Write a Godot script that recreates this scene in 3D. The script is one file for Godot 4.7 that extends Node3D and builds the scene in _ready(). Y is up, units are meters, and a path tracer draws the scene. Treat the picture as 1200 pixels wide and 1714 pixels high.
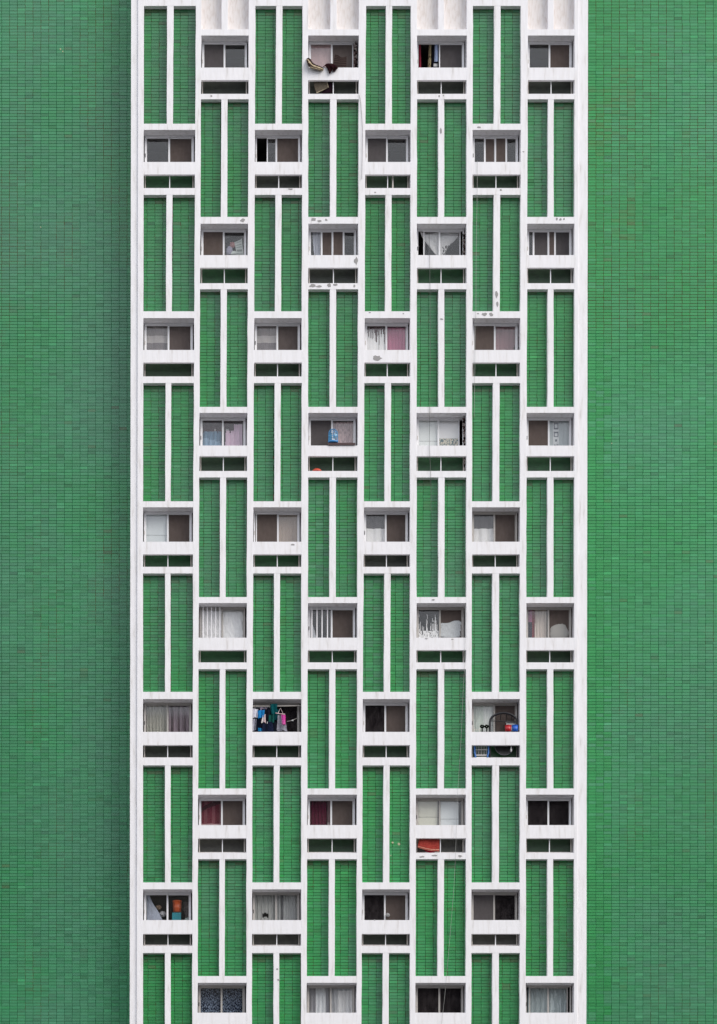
extends Node3D
# A slab block seen almost square-on from the street through a shifted lens.
# Plan measures are kept in "facade units" (u right, w down; one unit = U metres on the front plane z = 0).
const U := 0.018909
const DIST := 100.0
const EYE_U := 250.0
const HORIZON := 2800.0
const EYE_Y := 1.6
const END_W := 1760.0
const TOP_W := -40.0

var rng := RandomNumberGenerator.new()
var M := {}
var ORG := Vector3.ZERO
var SG := -1
var bld: Node3D
var n_patch := FastNoiseLite.new()
var n_fine := FastNoiseLite.new()
var n_col := FastNoiseLite.new()
var n_rust := FastNoiseLite.new()
var n_big := FastNoiseLite.new()
var names := {}

func fx(u): return (u - 600.0) * U
func fy(w): return EYE_Y + (HORIZON - w) * U
func at(u, w, z):
	var k = (DIST - z) / DIST
	var cx = fx(EYE_U)
	return Vector3(cx + (fx(u) - cx) * k, EYE_Y + (fy(w) - EYE_Y) * k, z)

# ---------- mesh helpers ----------
func nb() -> SurfaceTool:
	var st := SurfaceTool.new()
	st.begin(Mesh.PRIMITIVE_TRIANGLES)
	return st

func vert(st, p, c, uv = Vector2.ZERO):
	st.set_smooth_group(SG)
	st.set_color(c)
	st.set_uv(uv)
	st.add_vertex(p - ORG)

func quad(st, a, b, c, d, col = Color.WHITE):
	vert(st, a, col); vert(st, b, col); vert(st, c, col)
	vert(st, a, col); vert(st, c, col); vert(st, d, col)

func fin(st: SurfaceTool, called: String, mat, parent: Node) -> MeshInstance3D:
	st.generate_normals()
	var o := MeshInstance3D.new()
	o.mesh = st.commit()
	o.material_override = mat
	o.name = called
	o.cast_shadow = GeometryInstance3D.SHADOW_CASTING_SETTING_ON
	parent.add_child(o, true)
	return o

func numbered(called: String) -> String:
	if not names.has(called):
		names[called] = 0
		return called
	names[called] += 1
	return "%s_%03d" % [called, names[called]]

func tag(o: Node, label: String, category: String, group := ""):
	o.set_meta("label", label)
	o.set_meta("category", category)
	if group != "": o.set_meta("group", group)

func thing(called, label, category, where: Vector3, group := "") -> Node3D:
	var o := Node3D.new()
	o.name = numbered(called)
	add_child(o)
	o.position = where
	tag(o, label, category, group)
	return o

func lone(st, called, mat, label, category, group := "") -> MeshInstance3D:   # a thing of one mesh, built round ORG
	var o = fin(st, numbered(called), mat, self)
	o.position = ORG
	tag(o, label, category, group)
	return o

func box(st, a: Vector3, b: Vector3, col = Color.WHITE):
	SG = -1
	var lo = Vector3(min(a.x, b.x), min(a.y, b.y), min(a.z, b.z))
	var hi = Vector3(max(a.x, b.x), max(a.y, b.y), max(a.z, b.z))
	var p = []
	for i in 8: p.append(Vector3(hi.x if i & 1 else lo.x, hi.y if i & 2 else lo.y, hi.z if i & 4 else lo.z))
	for f in [[6, 7, 5, 4], [3, 2, 0, 1], [2, 6, 4, 0], [7, 3, 1, 5], [2, 3, 7, 6], [4, 5, 1, 0]]:
		quad(st, p[f[0]], p[f[1]], p[f[2]], p[f[3]], col)

# rows: [w, u_left, u_right] running down; a solid bar from z0 (front) to z1 with slightly eased front edges
func loft(st, rows: Array, z0: float, z1: float, ease := 0.0, col = Color.WHITE):
	SG = -1
	var n = rows.size()
	var F = []
	for i in n:
		var r = rows[i]
		var y = fy(r[0])
		F.append([Vector3(fx(r[1]) + ease, y, z0), Vector3(fx(r[2]) - ease, y, z0), Vector3(fx(r[2]), y, z0 - ease), Vector3(fx(r[2]), y, z1), Vector3(fx(r[1]), y, z1), Vector3(fx(r[1]), y, z0 - ease)])
	for i in n - 1:
		var a = F[i]
		var b = F[i + 1]
		quad(st, a[0], a[1], b[1], b[0], col)
		if ease > 0.0:
			quad(st, a[1], a[2], b[2], b[1], col)
			quad(st, a[5], a[0], b[0], b[5], col)
		quad(st, a[2], a[3], b[3], b[2], col)
		quad(st, a[4], a[5], b[5], b[4], col)
		quad(st, a[3], a[4], b[4], b[3], col)
	for k in [0, n - 1]:
		var e = F[k]
		quad(st, e[4], e[3], e[2], e[5], col)
		if ease > 0.0: quad(st, e[5], e[2], e[1], e[0], col)

func tube(st, pts: Array, r: float, sides := 6, col = Color.WHITE):
	SG = 0
	var rings = []
	for i in pts.size():
		var d = (pts[min(i + 1, pts.size() - 1)] - pts[max(i - 1, 0)]).normalized()
		var s = d.cross(Vector3(0.03, 0.05, 1)).normalized()
		if s.length() < 0.5: s = d.cross(Vector3.UP).normalized()
		var t = d.cross(s).normalized()
		var ring = []
		for k in sides:
			var an = TAU * k / sides
			ring.append(pts[i] + s * cos(an) * r + t * sin(an) * r)
		rings.append(ring)
	for i in pts.size() - 1:
		for k in sides:
			var k2 = (k + 1) % sides
			quad(st, rings[i][k], rings[i][k2], rings[i + 1][k2], rings[i + 1][k], col)
	for e in [0, pts.size() - 1]:
		for k in range(1, sides - 1):
			vert(st, rings[e][0], col); vert(st, rings[e][k], col); vert(st, rings[e][k + 1], col)

func lathe(st, c: Vector3, prof: Array, n := 16, squash := 1.0, col = Color.WHITE):   # prof: [radius, height]
	SG = 0
	for i in prof.size() - 1:
		for k in n:
			var a0 = TAU * k / n
			var a1 = TAU * (k + 1) / n
			var q = []
			for e in [[i, a0], [i, a1], [i + 1, a1], [i + 1, a0]]:
				q.append(c + Vector3(cos(e[1]) * prof[e[0]][0], prof[e[0]][1], sin(e[1]) * prof[e[0]][0] * squash))
			quad(st, q[0], q[1], q[2], q[3], col)

# a hanging or draped sheet through a grid of points, smoothed; col(u, v) gives the dye, hole(u, v) true leaves a hole
func sheet(st, g: Array, nu: int, nv: int, col: Callable, hole = null, rough := 0.0):
	SG = 0
	var rows = g.size()
	var cols = g[0].size()
	var pt = func(u, v):
		var a = u * (cols - 1)
		var b = v * (rows - 1)
		var i = int(min(floor(a), cols - 2))
		var j = int(min(floor(b), rows - 2))
		var fu = a - i
		var fv = b - j
		var line = func(jj):
			var r = g[jj]
			return r[i].cubic_interpolate(r[i + 1], r[max(i - 1, 0)], r[min(i + 2, cols - 1)], fu)
		return line.call(j).cubic_interpolate(line.call(j + 1), line.call(max(j - 1, 0)), line.call(min(j + 2, rows - 1)), fv)
	var P = []
	for j in nv + 1:
		var r = []
		for i in nu + 1:
			var p = pt.call(float(i) / nu, float(j) / nv)
			if rough > 0.0: p += Vector3(rng.randf_range(-1, 1) * 0.3, rng.randf_range(-1, 1) * 0.3, rng.randf_range(-1, 1)) * rough
			r.append(p)
		P.append(r)
	for j in nv:
		for i in nu:
			var u = (i + 0.5) / nu
			var v = (j + 0.5) / nv
			if hole != null and hole.call(u, v): continue
			var k = col.call(u, v)
			quad(st, P[j][i], P[j][i + 1], P[j + 1][i + 1], P[j + 1][i], k)

func blob(st, c: Vector3, r: Vector3, lump := 0.18, seed_v := 1, col = Color.WHITE):
	SG = 0
	var nz := FastNoiseLite.new()
	nz.seed = seed_v
	nz.frequency = 1.1
	var pt = func(a, b):
		var d = Vector3(cos(a) * sin(b), cos(b), sin(a) * sin(b))
		return c + d * r * (1.0 + lump * nz.get_noise_3dv(d * 1.7) * 2.0 + lump * 0.5 * nz.get_noise_3dv(d * 5.0))
	for j in 10:
		for i in 16:
			var a0 = TAU * i / 16.0
			var a1 = TAU * ((i + 1) % 16) / 16.0
			var b0 = PI * j / 10.0
			var b1 = PI * (j + 1) / 10.0
			quad(st, pt.call(a0, b0), pt.call(a1, b0), pt.call(a1, b1), pt.call(a0, b1), col)

# ---------- materials ----------
func lin(r, g, b) -> Color: return Color(r, g, b).linear_to_srgb()

func mat(col: Color, rough := 0.8, metal := 0.0) -> StandardMaterial3D:
	var m := StandardMaterial3D.new()
	m.albedo_color = col
	m.roughness = rough
	m.metallic = metal
	return m

func noise_tex(freq: float, ramp: Array, seed_v: int, size := 512, octaves := 4, normal := false) -> NoiseTexture2D:
	var f := FastNoiseLite.new()
	f.seed = seed_v
	f.frequency = freq
	f.fractal_octaves = octaves
	var t := NoiseTexture2D.new()
	t.width = size
	t.height = size
	t.seamless = true
	t.noise = f
	if normal:
		t.as_normal_map = true
		t.bump_strength = 4.0
	else:
		var g := Gradient.new()
		g.offsets = PackedFloat32Array(ramp.map(func(e): return e[0]))
		g.colors = PackedColorArray(ramp.map(func(e): return e[1]))
		t.color_ramp = g
	return t

func world_map(m: StandardMaterial3D, tex, scale3: Vector3):
	m.albedo_texture = tex
	m.uv1_triplanar = true
	m.uv1_world_triplanar = true
	m.uv1_scale = scale3

func cloth(rim_v := 0.2) -> StandardMaterial3D:
	var m = mat(Color.WHITE, 0.95)
	m.metallic_specular = 0.08
	m.vertex_color_use_as_albedo = true
	m.cull_mode = BaseMaterial3D.CULL_DISABLED
	return m

func make_materials():
	# painted render: near white, with rain-washed streaks and blotches
	var w = mat(lin(0.93, 0.925, 0.95), 0.75)
	world_map(w, noise_tex(0.012, [[0.0, lin(0.66, 0.64, 0.62)], [0.28, lin(0.86, 0.85, 0.845)], [0.5, lin(0.89, 0.885, 0.89)], [0.75, lin(0.91, 0.905, 0.91)], [1.0, lin(0.86, 0.845, 0.84)]], 7, 1024, 6), Vector3(0.42, 0.055, 0.42))
	w.normal_enabled = true
	w.normal_texture = noise_tex(0.05, [], 8, 512, 4, true)
	w.normal_scale = 0.08
	M.white = w
	var s = mat(lin(0.9, 0.88, 0.88), 0.85)
	world_map(s, noise_tex(0.02, [[0.0, lin(0.72, 0.66, 0.62)], [0.45, lin(0.86, 0.83, 0.81)], [1.0, lin(0.90, 0.88, 0.88)]], 17, 512, 5), Vector3(0.9, 0.25, 0.9))
	M.top_white = s
	# joints
	var j = mat(Color.WHITE, 0.95)
	world_map(j, noise_tex(0.02, [[0.0, lin(0.016, 0.085, 0.038)], [0.5, lin(0.022, 0.07, 0.032)], [0.64, lin(0.075, 0.038, 0.016)], [1.0, lin(0.12, 0.045, 0.018)]], 23, 512, 4), Vector3(0.35, 0.35, 0.35))
	M.mortar = j
	# glazed tile
	var t = mat(Color.WHITE, 0.3)
	t.vertex_color_use_as_albedo = true
	t.uv1_triplanar = true
	t.uv1_world_triplanar = true
	t.uv1_scale = Vector3(3, 3, 3)
	t.normal_enabled = true
	t.normal_texture = noise_tex(0.03, [], 31, 512, 3, true)
	t.normal_scale = 0.12
	M.tile = t
	M.aluminium = mat(lin(0.80, 0.80, 0.82), 0.45, 0.1)
	M.old_frame = mat(lin(0.44, 0.42, 0.40), 0.55, 0.1)
	M.rail = mat(lin(0.55, 0.52, 0.48), 0.6)
	var g = mat(Color(0.08, 0.085, 0.09, 0.05), 0.03)
	g.transparency = BaseMaterial3D.TRANSPARENCY_ALPHA
	g.metallic_specular = 1.0
	M.glass = g
	for k in [["screen_brown", Color(0.40, 0.36, 0.345, 0.84)], ["screen_grey", Color(0.37, 0.355, 0.36, 0.82)], ["screen_dark", Color(0.22, 0.205, 0.21, 0.8)], ["screen_pale", Color(0.42, 0.385, 0.375, 0.80)]]:
		var q = mat(k[1], 0.9)
		q.transparency = BaseMaterial3D.TRANSPARENCY_ALPHA
		q.metallic_specular = 0.1
		var ny = noise_tex(0.02, [[0.0, Color(0.93, 0.925, 0.92)], [1.0, Color(1, 1, 1)]], 41, 256, 4)
		if k[0] == "screen_dark": ny = noise_tex(0.015, [[0.0, Color(0.55, 0.54, 0.56)], [0.5, Color(0.8, 0.79, 0.8)], [1.0, Color(1, 1, 1)]], 43, 256, 5)
		world_map(q, ny, Vector3(1.3, 0.6, 1.3))
		M[k[0]] = q
	M.room = mat(lin(0.10, 0.095, 0.09), 0.9)
	M.spandrels = []
	for c in [[0.010, 0.070, 0.020], [0.014, 0.045, 0.017], [0.026, 0.034, 0.024], [0.055, 0.057, 0.047]]:
		var q = mat(Color.WHITE, 0.45)
		world_map(q, noise_tex(0.02, [[0.0, lin(c[0] * 0.7, c[1] * 0.65, c[2] * 0.7)], [1.0, lin(c[0] * 1.1, c[1] * 1.1, c[2] * 1.1)]], 51, 256, 4), Vector3(0.9, 0.9, 0.9))
		M.spandrels.append(q)
	M.concrete = mat(lin(0.33, 0.32, 0.32), 0.95)
	M.splash = mat(lin(0.42, 0.44, 0.27), 0.8)
	M.cloth = cloth()
	M.paper = cloth()
	var foil = mat(Color.WHITE, 0.4, 0.05)
	foil.vertex_color_use_as_albedo = true
	M.foil = foil
	M.black = mat(lin(0.012, 0.012, 0.016), 0.35)
	M.plastic = mat(Color.WHITE, 0.35)
	M.plastic.vertex_color_use_as_albedo = true
	M.cord = mat(lin(0.36, 0.37, 0.35), 0.8)
	M.dark_cord = mat(lin(0.12, 0.12, 0.12), 0.8)
	M.rubble = mat(Color.WHITE, 0.95)
	M.rubble.vertex_color_use_as_albedo = true
	M.rubble.metallic_specular = 0.1
	var a = mat(Color.WHITE, 0.95)
	world_map(a, noise_tex(0.02, [[0.0, lin(0.04, 0.04, 0.04)], [1.0, lin(0.075, 0.075, 0.072)]], 61, 512, 5), Vector3(0.1, 0.1, 0.1))
	M.ground = a
	M.room.metallic_specular = 0.1
	M.mortar.metallic_specular = 0.15

# ---------- the facade's measures ----------
# for each of the eight bays: left edge, mullion left, mullion right, right edge at three heights
const WS := [100.0, 900.0, 1650.0]
const BAY := [
	[[240.7, 279.3, 290.0, 327.3], [239.3, 276.0, 285.3, 323.0], [239.3, 276.0, 285.7, 321.7]],
	[[336.7, 370.5, 381.2, 416.0], [333.0, 368.0, 378.0, 413.0], [330.7, 366.7, 376.0, 412.3]],
	[[427.3, 461.7, 472.3, 506.0], [423.7, 458.7, 468.7, 504.3], [421.7, 457.7, 467.3, 504.0]],
	[[516.0, 552.7, 563.3, 600.5], [515.7, 551.3, 562.0, 598.0], [513.3, 550.0, 560.0, 596.7]],
	[[612.2, 645.5, 656.0, 687.5], [608.7, 643.4, 653.9, 686.0], [605.2, 640.5, 650.7, 686.0]],
	[[698.0, 733.5, 743.5, 781.0], [697.3, 733.7, 744.0, 780.2], [695.5, 732.3, 742.8, 779.5]],
	[[791.4, 827.0, 837.6, 871.6], [790.0, 824.0, 835.5, 870.0], [789.0, 824.0, 835.0, 870.0]],
	[[883.5, 917.0, 926.8, 961.5], [881.0, 916.0, 926.5, 961.0], [880.0, 916.0, 925.8, 960.8]]]
# for each storey: lintel top, opening top, parapet top, parapet foot, slot foot, panel top
const EVEN := [[49.0, 59.3, 113.0, 134.0, 157.0, 166.0], [363.0, 374.3, 427.0, 448.0, 474.0, 484.0], [681.0, 691.0, 745.7, 763.3, 788.3, 799.0], [999.3, 1009.3, 1067.3, 1088.0, 1108.7, 1120.0], [1319.7, 1330.0, 1381.0, 1403.0, 1427.3, 1438.0], [1633.7, 1645.0, 1695.0, 1716.0, 1739.0, 1760.0]]
const ODD := [[207.0, 217.3, 271.0, 292.0, 314.7, 326.0], [521.0, 532.3, 585.7, 606.7, 630.0, 641.0], [839.0, 849.0, 906.7, 927.7, 948.7, 959.7], [1158.0, 1170.0, 1225.0, 1247.0, 1268.0, 1281.0], [1477.0, 1488.5, 1540.0, 1563.0, 1583.0, 1595.0]]
const ZP := -0.215    # tiled panels
const ZF := -0.37     # window frames
const ZW := -0.85     # side walls

func edge(bay: int, k: int, w: float) -> float:
	var b = BAY[bay]
	if w < WS[1]:
		var t = max((w - WS[0]) / (WS[1] - WS[0]), -0.3)
		return lerp(float(b[0][k]), float(b[1][k]), t)
	return lerp(float(b[1][k]), float(b[2][k]), (w - WS[1]) / (WS[2] - WS[1]))

func outer(k: int, w: float) -> float:   # outlines of the two end pillars
	var t = w / 1650.0
	return [lerp(219.3, 217.0, t), lerp(231.0, 228.5, t), lerp(968.5, 966.5, t), lerp(984.6, 981.8, t)][k]

func storeys(bay: int) -> Array: return ODD if bay % 2 == 0 else EVEN

func bar(called: String, a: Callable, b: Callable, w0: float, w1: float, z0: float, z1: float, wob := 0.34, ease := 0.006, m = null) -> MeshInstance3D:
	var rows = []
	var n = int(max(1, round((w1 - w0) / 28.0)))
	for i in n + 1:
		var w = lerp(w0, w1, float(i) / n)
		rows.append([w, a.call(w) + rng.randf_range(-wob, wob), b.call(w) + rng.randf_range(-wob, wob)])
	var st = nb()
	loft(st, rows, z0, z1, ease)
	return fin(st, called, M.white if m == null else m, bld)

# ---------- tiles ----------
const TU := 13.22
const TW := 5.09
const JOINT := 0.43

func tile_colour(x: float, y: float, side: bool, batch := 0.0) -> Color:
	var p = n_patch.get_noise_2d(x, y * 0.8) * 0.5 + 0.5 + rng.randf_range(-0.12, 0.12)
	var q = n_col.get_noise_2d(x * 3.0, y * 0.4) * 0.5 + 0.5
	var vivid = Color(0.024, 0.245, 0.058)
	var plain = Color(0.040, 0.236, 0.086)
	var dull = Color(0.068, 0.200, 0.114)
	if side:
		vivid = Color(0.022, 0.255, 0.066)
		plain = Color(0.046, 0.272, 0.112)
		dull = Color(0.070, 0.232, 0.140)
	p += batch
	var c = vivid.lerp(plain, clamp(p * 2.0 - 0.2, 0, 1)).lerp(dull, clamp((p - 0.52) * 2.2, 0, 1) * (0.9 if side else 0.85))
	c = c.lerp(plain * 1.12, q * 0.25)
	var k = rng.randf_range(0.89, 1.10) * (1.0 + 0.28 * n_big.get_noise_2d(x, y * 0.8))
	if rng.randf() < 0.05: k *= rng.randf_range(0.72, 1.25)
	if rng.randf() < 0.003: c = c.lerp(Color(0.10, 0.10, 0.05), rng.randf_range(0.2, 0.5))
	var f = n_fine.get_noise_2d(x * 9.0, y * 9.0)
	if f > 0.5: c = c.lerp(Color(0.06, 0.09, 0.03), min((f - 0.5) * 2.0, 0.3))
	return Color(c.r * k, c.g * k, c.b * k)

func put_tile(A: Dictionary, x0, x1, y0, y1, z, col: Color):
	var e := 0.0025
	var h := 0.009
	var ax = rng.randf_range(-0.012, 0.012)
	var ay = rng.randf_range(-0.014, 0.014)
	var cx = (x0 + x1) * 0.5
	var cy = (y0 + y1) * 0.5
	var f = [Vector2(x0 + e, y1 - e), Vector2(x1 - e, y1 - e), Vector2(x1 - e, y0 + e), Vector2(x0 + e, y0 + e)]
	var b = [Vector3(x0, y1, z), Vector3(x1, y1, z), Vector3(x1, y0, z), Vector3(x0, y0, z)]
	var F = []
	for p in f: F.append(Vector3(p.x, p.y, z + h + ax * (p.x - cx) + ay * (p.y - cy)))
	var nf = Vector3(-ax, -ay, 1).normalized()
	var faces = [[F[0], F[1], F[2], F[3], nf], [b[0], b[1], F[1], F[0], Vector3(0, 1, 0.25).normalized()], [F[1], b[1], b[2], F[2], Vector3(1, 0, 0.25).normalized()], [F[3], F[2], b[2], b[3], Vector3(0, -1, 0.25).normalized()], [b[0], F[0], F[3], b[3], Vector3(-1, 0, 0.25).normalized()]]
	for q in faces:
		var s = A.v.size()
		for i in 4:
			A.v.append(q[i] - ORG); A.n.append(q[4]); A.c.append(col)
		A.i.append_array(PackedInt32Array([s, s + 1, s + 2, s, s + 2, s + 3]))

func tile_store() -> Dictionary:
	return {"v": PackedVector3Array(), "n": PackedVector3Array(), "c": PackedColorArray(), "i": PackedInt32Array()}

func tile_mesh(A: Dictionary) -> ArrayMesh:
	var arr = []
	arr.resize(Mesh.ARRAY_MAX)
	arr[Mesh.ARRAY_VERTEX] = A.v
	arr[Mesh.ARRAY_NORMAL] = A.n
	arr[Mesh.ARRAY_COLOR] = A.c
	arr[Mesh.ARRAY_INDEX] = A.i
	var m := ArrayMesh.new()
	m.add_surface_from_arrays(Mesh.PRIMITIVE_TRIANGLES, arr)
	return m

# lays tiles between two edges; with singles each tile becomes a child of its own
func lay(parent: Node, a: Callable, b: Callable, w0: float, w1: float, z: float, phase: float, side: bool, singles: bool):
	var A = tile_store()
	var r0 = int(floor(w0 / TW))
	var r1 = int(floor(w1 / TW))
	var shared = {}
	for r in range(r0, r1 + 1):
		var wt = max(r * TW + JOINT * 0.5, w0)
		var wb = min((r + 1) * TW - JOINT * 0.5, w1)
		if wb - wt < 0.8: continue
		var wm = (wt + wb) * 0.5
		var ul = a.call(wm)
		var ur = b.call(wm)
		var c0 = int(floor((ul - phase) / TU))
		var c1 = int(floor((ur - phase) / TU))
		var slip = rng.randf_range(-0.25, 0.25)
		for c in range(c0, c1 + 1):
			var j = rng.randf_range(-0.18, 0.18) + slip
			var u0 = max(phase + c * TU + JOINT * 0.5 + j, ul + 0.15)
			var u1 = min(phase + (c + 1) * TU - JOINT * 0.5 + j, ur - 0.15)
			if u1 - u0 < 1.2: continue
			var dy = rng.randf_range(-0.12, 0.12)
			var x0 = fx(u0)
			var x1 = fx(u1)
			var y0 = fy(wb + dy)
			var y1 = fy(wt + dy)
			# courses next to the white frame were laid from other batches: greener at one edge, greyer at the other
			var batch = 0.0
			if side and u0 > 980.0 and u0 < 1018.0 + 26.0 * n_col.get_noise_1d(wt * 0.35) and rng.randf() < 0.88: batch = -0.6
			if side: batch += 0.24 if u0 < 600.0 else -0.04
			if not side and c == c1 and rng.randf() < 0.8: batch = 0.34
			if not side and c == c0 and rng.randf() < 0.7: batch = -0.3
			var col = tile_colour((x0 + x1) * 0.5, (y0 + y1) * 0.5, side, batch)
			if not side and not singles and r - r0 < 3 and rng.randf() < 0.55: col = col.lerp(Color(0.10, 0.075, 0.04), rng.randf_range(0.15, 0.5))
			if side and n_patch.get_noise_2d(x0 * 2.0 + 90.0, y0 * 1.5) > 0.12 and u0 > 982 and u0 < 1060 and wt > 90 and wt < 430 and rng.randf() < 0.5:
				col = col.lerp(Color(0.11, 0.12, 0.028), rng.randf_range(0.06, 0.28))
			if not singles:
				put_tile(A, x0, x1, y0, y1, z, col)
			else:
				var key = rng.randi() % 8
				if not shared.has(key):
					var B = tile_store()
					put_tile(B, -fx(600 + TU - JOINT) * 0.5, fx(600 + TU - JOINT) * 0.5, -TW * U * 0.44, TW * U * 0.44, 0.0, col)
					shared[key] = tile_mesh(B)
				var o := MeshInstance3D.new()
				o.mesh = shared[key]
				o.material_override = M.tile
				o.name = "tile"
				o.position = Vector3((x0 + x1) * 0.5, (y0 + y1) * 0.5, z)
				o.scale = Vector3((x1 - x0) / fx(600 + TU - JOINT), (y1 - y0) / (TW * U * 0.88), 1)
				parent.add_child(o, true)
	if not singles:
		var o := MeshInstance3D.new()
		o.mesh = tile_mesh(A)
		o.material_override = M.tile
		o.name = "tile_cladding"
		o.set_meta("kind", "stuff")
		parent.add_child(o, true)

# ---------- windows ----------
# the shape of an opening: left, right, top, foot of the window
func opening(bay: int, s: int) -> Array:
	var r = storeys(bay)[s]
	var w = (r[1] + r[2]) * 0.5
	return [edge(bay, 0, w), edge(bay, 3, w), r[1], r[2] + 5.0]

const DEF := [[0.0, 0.5, "glass"], [0.5, 1.0, "screen_brown"]]

func window(bay: int, s: int, halves: Array, frame_mat = null, handle := true):
	var o = opening(bay, s)
	var l = o[0] + 1.6
	var r = o[1] - 2.0
	var t = o[2] + 0.3
	var f = o[3]
	var fm = M.aluminium if frame_mat == null else frame_mat
	var root := Node3D.new()
	root.name = "window"
	root.position = Vector3(fx((l + r) * 0.5), fy(f), ZF)
	bld.add_child(root, true)
	ORG = root.position
	var st = nb()
	var fw = 2.3
	loft(st, [[t, l, l + fw], [f, l, l + fw]], ZF, ZF - 0.09, 0.004)
	loft(st, [[t, r - fw, r], [f, r - fw, r]], ZF, ZF - 0.09, 0.004)
	loft(st, [[t, l + fw, r - fw], [t + 2.6, l + fw, r - fw]], ZF - 0.002, ZF - 0.09, 0.004)
	loft(st, [[f - 2.0, l + fw, r - fw], [f, l + fw, r - fw]], ZF - 0.002, ZF - 0.09, 0.004)
	fin(st, "frame", fm, root)
	var il = l + fw
	var iw = r - fw - il
	var i = 0
	for h in halves:
		var a = il + iw * h[0]
		var b = il + iw * h[1]
		var zz = ZF - 0.012 - 0.03 * (i % 2)
		i += 1
		if h[2] == "open": continue
		var sw = 1.55
		var s2 = nb()
		var tt = t + 2.6
		loft(s2, [[tt, a - 0.3, a + sw], [f - 2, a - 0.3, a + sw]], zz, zz - 0.025, 0.003)
		loft(s2, [[tt, b - sw, b + 0.3], [f - 2, b - sw, b + 0.3]], zz, zz - 0.025, 0.003)
		loft(s2, [[tt, a + sw, b - sw], [tt + 1.7, a + sw, b - sw]], zz - 0.001, zz - 0.025, 0.003)
		loft(s2, [[f - 4, a + sw, b - sw], [f - 2, a + sw, b - sw]], zz - 0.001, zz - 0.025, 0.003)
		fin(s2, "sash", fm, root)
		var s3 = nb()
		loft(s3, [[tt + 1.2, a + 1.2, b - 1.2], [f - 3.6, a + 1.2, b - 1.2]], zz - 0.014, zz - 0.018)
		fin(s3, "pane", M.glass, root)
		if h[2] != "glass":
			var s4 = nb()
			loft(s4, [[tt + 1.4, a + 1.4, b - 1.4], [f - 3.8, a + 1.4, b - 1.4]], zz - 0.006, zz - 0.008)
			fin(s4, "insect_screen", M[h[2]], root)
	if handle:
		var s5 = nb()
		var hm = lerp(t, f, 0.52)
		loft(s5, [[hm, l + 0.7, l + 1.7], [hm + 6, l + 0.7, l + 1.7]], ZF + 0.02, ZF, 0.003)
		fin(s5, "latch", M.black if (bay + s) % 3 == 0 else M.rail, root)
	ORG = Vector3.ZERO

# ---------- things behind and in front of the glass ----------
func pale(c: Color) -> Color: return Color(minf(c.r * 1.3, 0.9), minf(c.g * 1.3, 0.9), minf(c.b * 1.3, 0.9))

func vary(c: Color, n := 0.08) -> Color:
	var k = rng.randf_range(1.0 - n, 1.0 + n)
	return Color(c.r * k, c.g * k, c.b * k)

func curtain(called, label, category, bay, s, f0, f1, v0, v1, col, folds := 6.0, amp := 0.02, hole = null, z := -0.50, m = null, rough := 0.0, nu := 30, nv := 14, sag := 0.0):
	var o = opening(bay, s)
	var l = lerp(o[0] + 2.0, o[1] - 2.0, f0)
	var r = lerp(o[0] + 2.0, o[1] - 2.0, f1)
	var t = lerp(o[2] - 1.0, o[3], v0)
	var b = lerp(o[2] - 1.0, o[3], v1)
	var ph = rng.randf() * TAU
	var g = []
	for j in 5:
		var row = []
		for i in 25:
			var u = i / 24.0
			var v = j / 4.0
			var zz = z + amp * sin(u * folds * TAU + ph + 0.5 * sin(v * 2.0 + ph)) * (0.5 + 0.5 * v) + amp * 0.5 * sin(u * folds * 2.3 * TAU + ph * 2.0)
			row.append(Vector3(fx(lerp(l, r, u)), fy(lerp(t, b, v) + sag * sin(u * PI) * (1.0 - v)), zz))
		g.append(row)
	ORG = Vector3(fx((l + r) * 0.5), fy(b), z)
	var st = nb()
	var cf = col if col is Callable else func(_u, _v): return vary(col, 0.04)
	sheet(st, g, nu, nv, func(u, v): return pale(cf.call(u, v)), hole, rough)
	var q = lone(st, called, M.cloth if m == null else m, label, category, "curtains and covers behind the windows")
	ORG = Vector3.ZERO
	return q

func board(called, label, category, bay, s, f0, f1, v0, v1, col: Color, z := -0.47):
	var o = opening(bay, s)
	var l = lerp(o[0] + 2.0, o[1] - 2.0, f0)
	var r = lerp(o[0] + 2.0, o[1] - 2.0, f1)
	var t = lerp(o[2], o[3], v0)
	var b = lerp(o[2], o[3], v1)
	ORG = Vector3(fx((l + r) * 0.5), fy(b), z)
	var st = nb()
	var seam = lerp(t, b, rng.randf_range(0.52, 0.62))
	col = pale(col)
	loft(st, [[t, l, r], [seam - 0.3, l, r]], z, z - 0.015, 0.002, col)
	loft(st, [[seam + 0.3, l, r], [b, l, r]], z - 0.003, z - 0.018, 0.002, vary(col, 0.05))
	var q = lone(st, called, M.paper, label, category, "curtains and covers behind the windows")
	ORG = Vector3.ZERO
	return q

# a garment or rug through rows of [u, w, z]
func drape(called, label, category, rows: Array, col, m = null, nu := 14, nv := 14, hole = null, group := "", rough := 0.004, thick := true):
	var g = []
	var c = Vector3.ZERO
	var n = 0
	for r in rows:
		var line = []
		for p in r:
			var v = at(p[0], p[1], p[2])
			line.append(v)
			c += v
			n += 1
		g.append(line)
	ORG = c / n
	var st = nb()
	var cf = col if col is Callable else func(_u, _v): return vary(col, 0.07)
	sheet(st, g, nu, nv, cf, hole, rough)
	if thick:
		var g2 = []
		for r in g:
			var line = []
			for p in r: line.append(p + Vector3(0.0, -0.004, -0.012))
			g2.append(line)
		sheet(st, g2, nu, nv, cf, hole, rough)
	var o = lone(st, called, M.cloth if m == null else m, label, category, group)
	ORG = Vector3.ZERO
	return o

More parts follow.
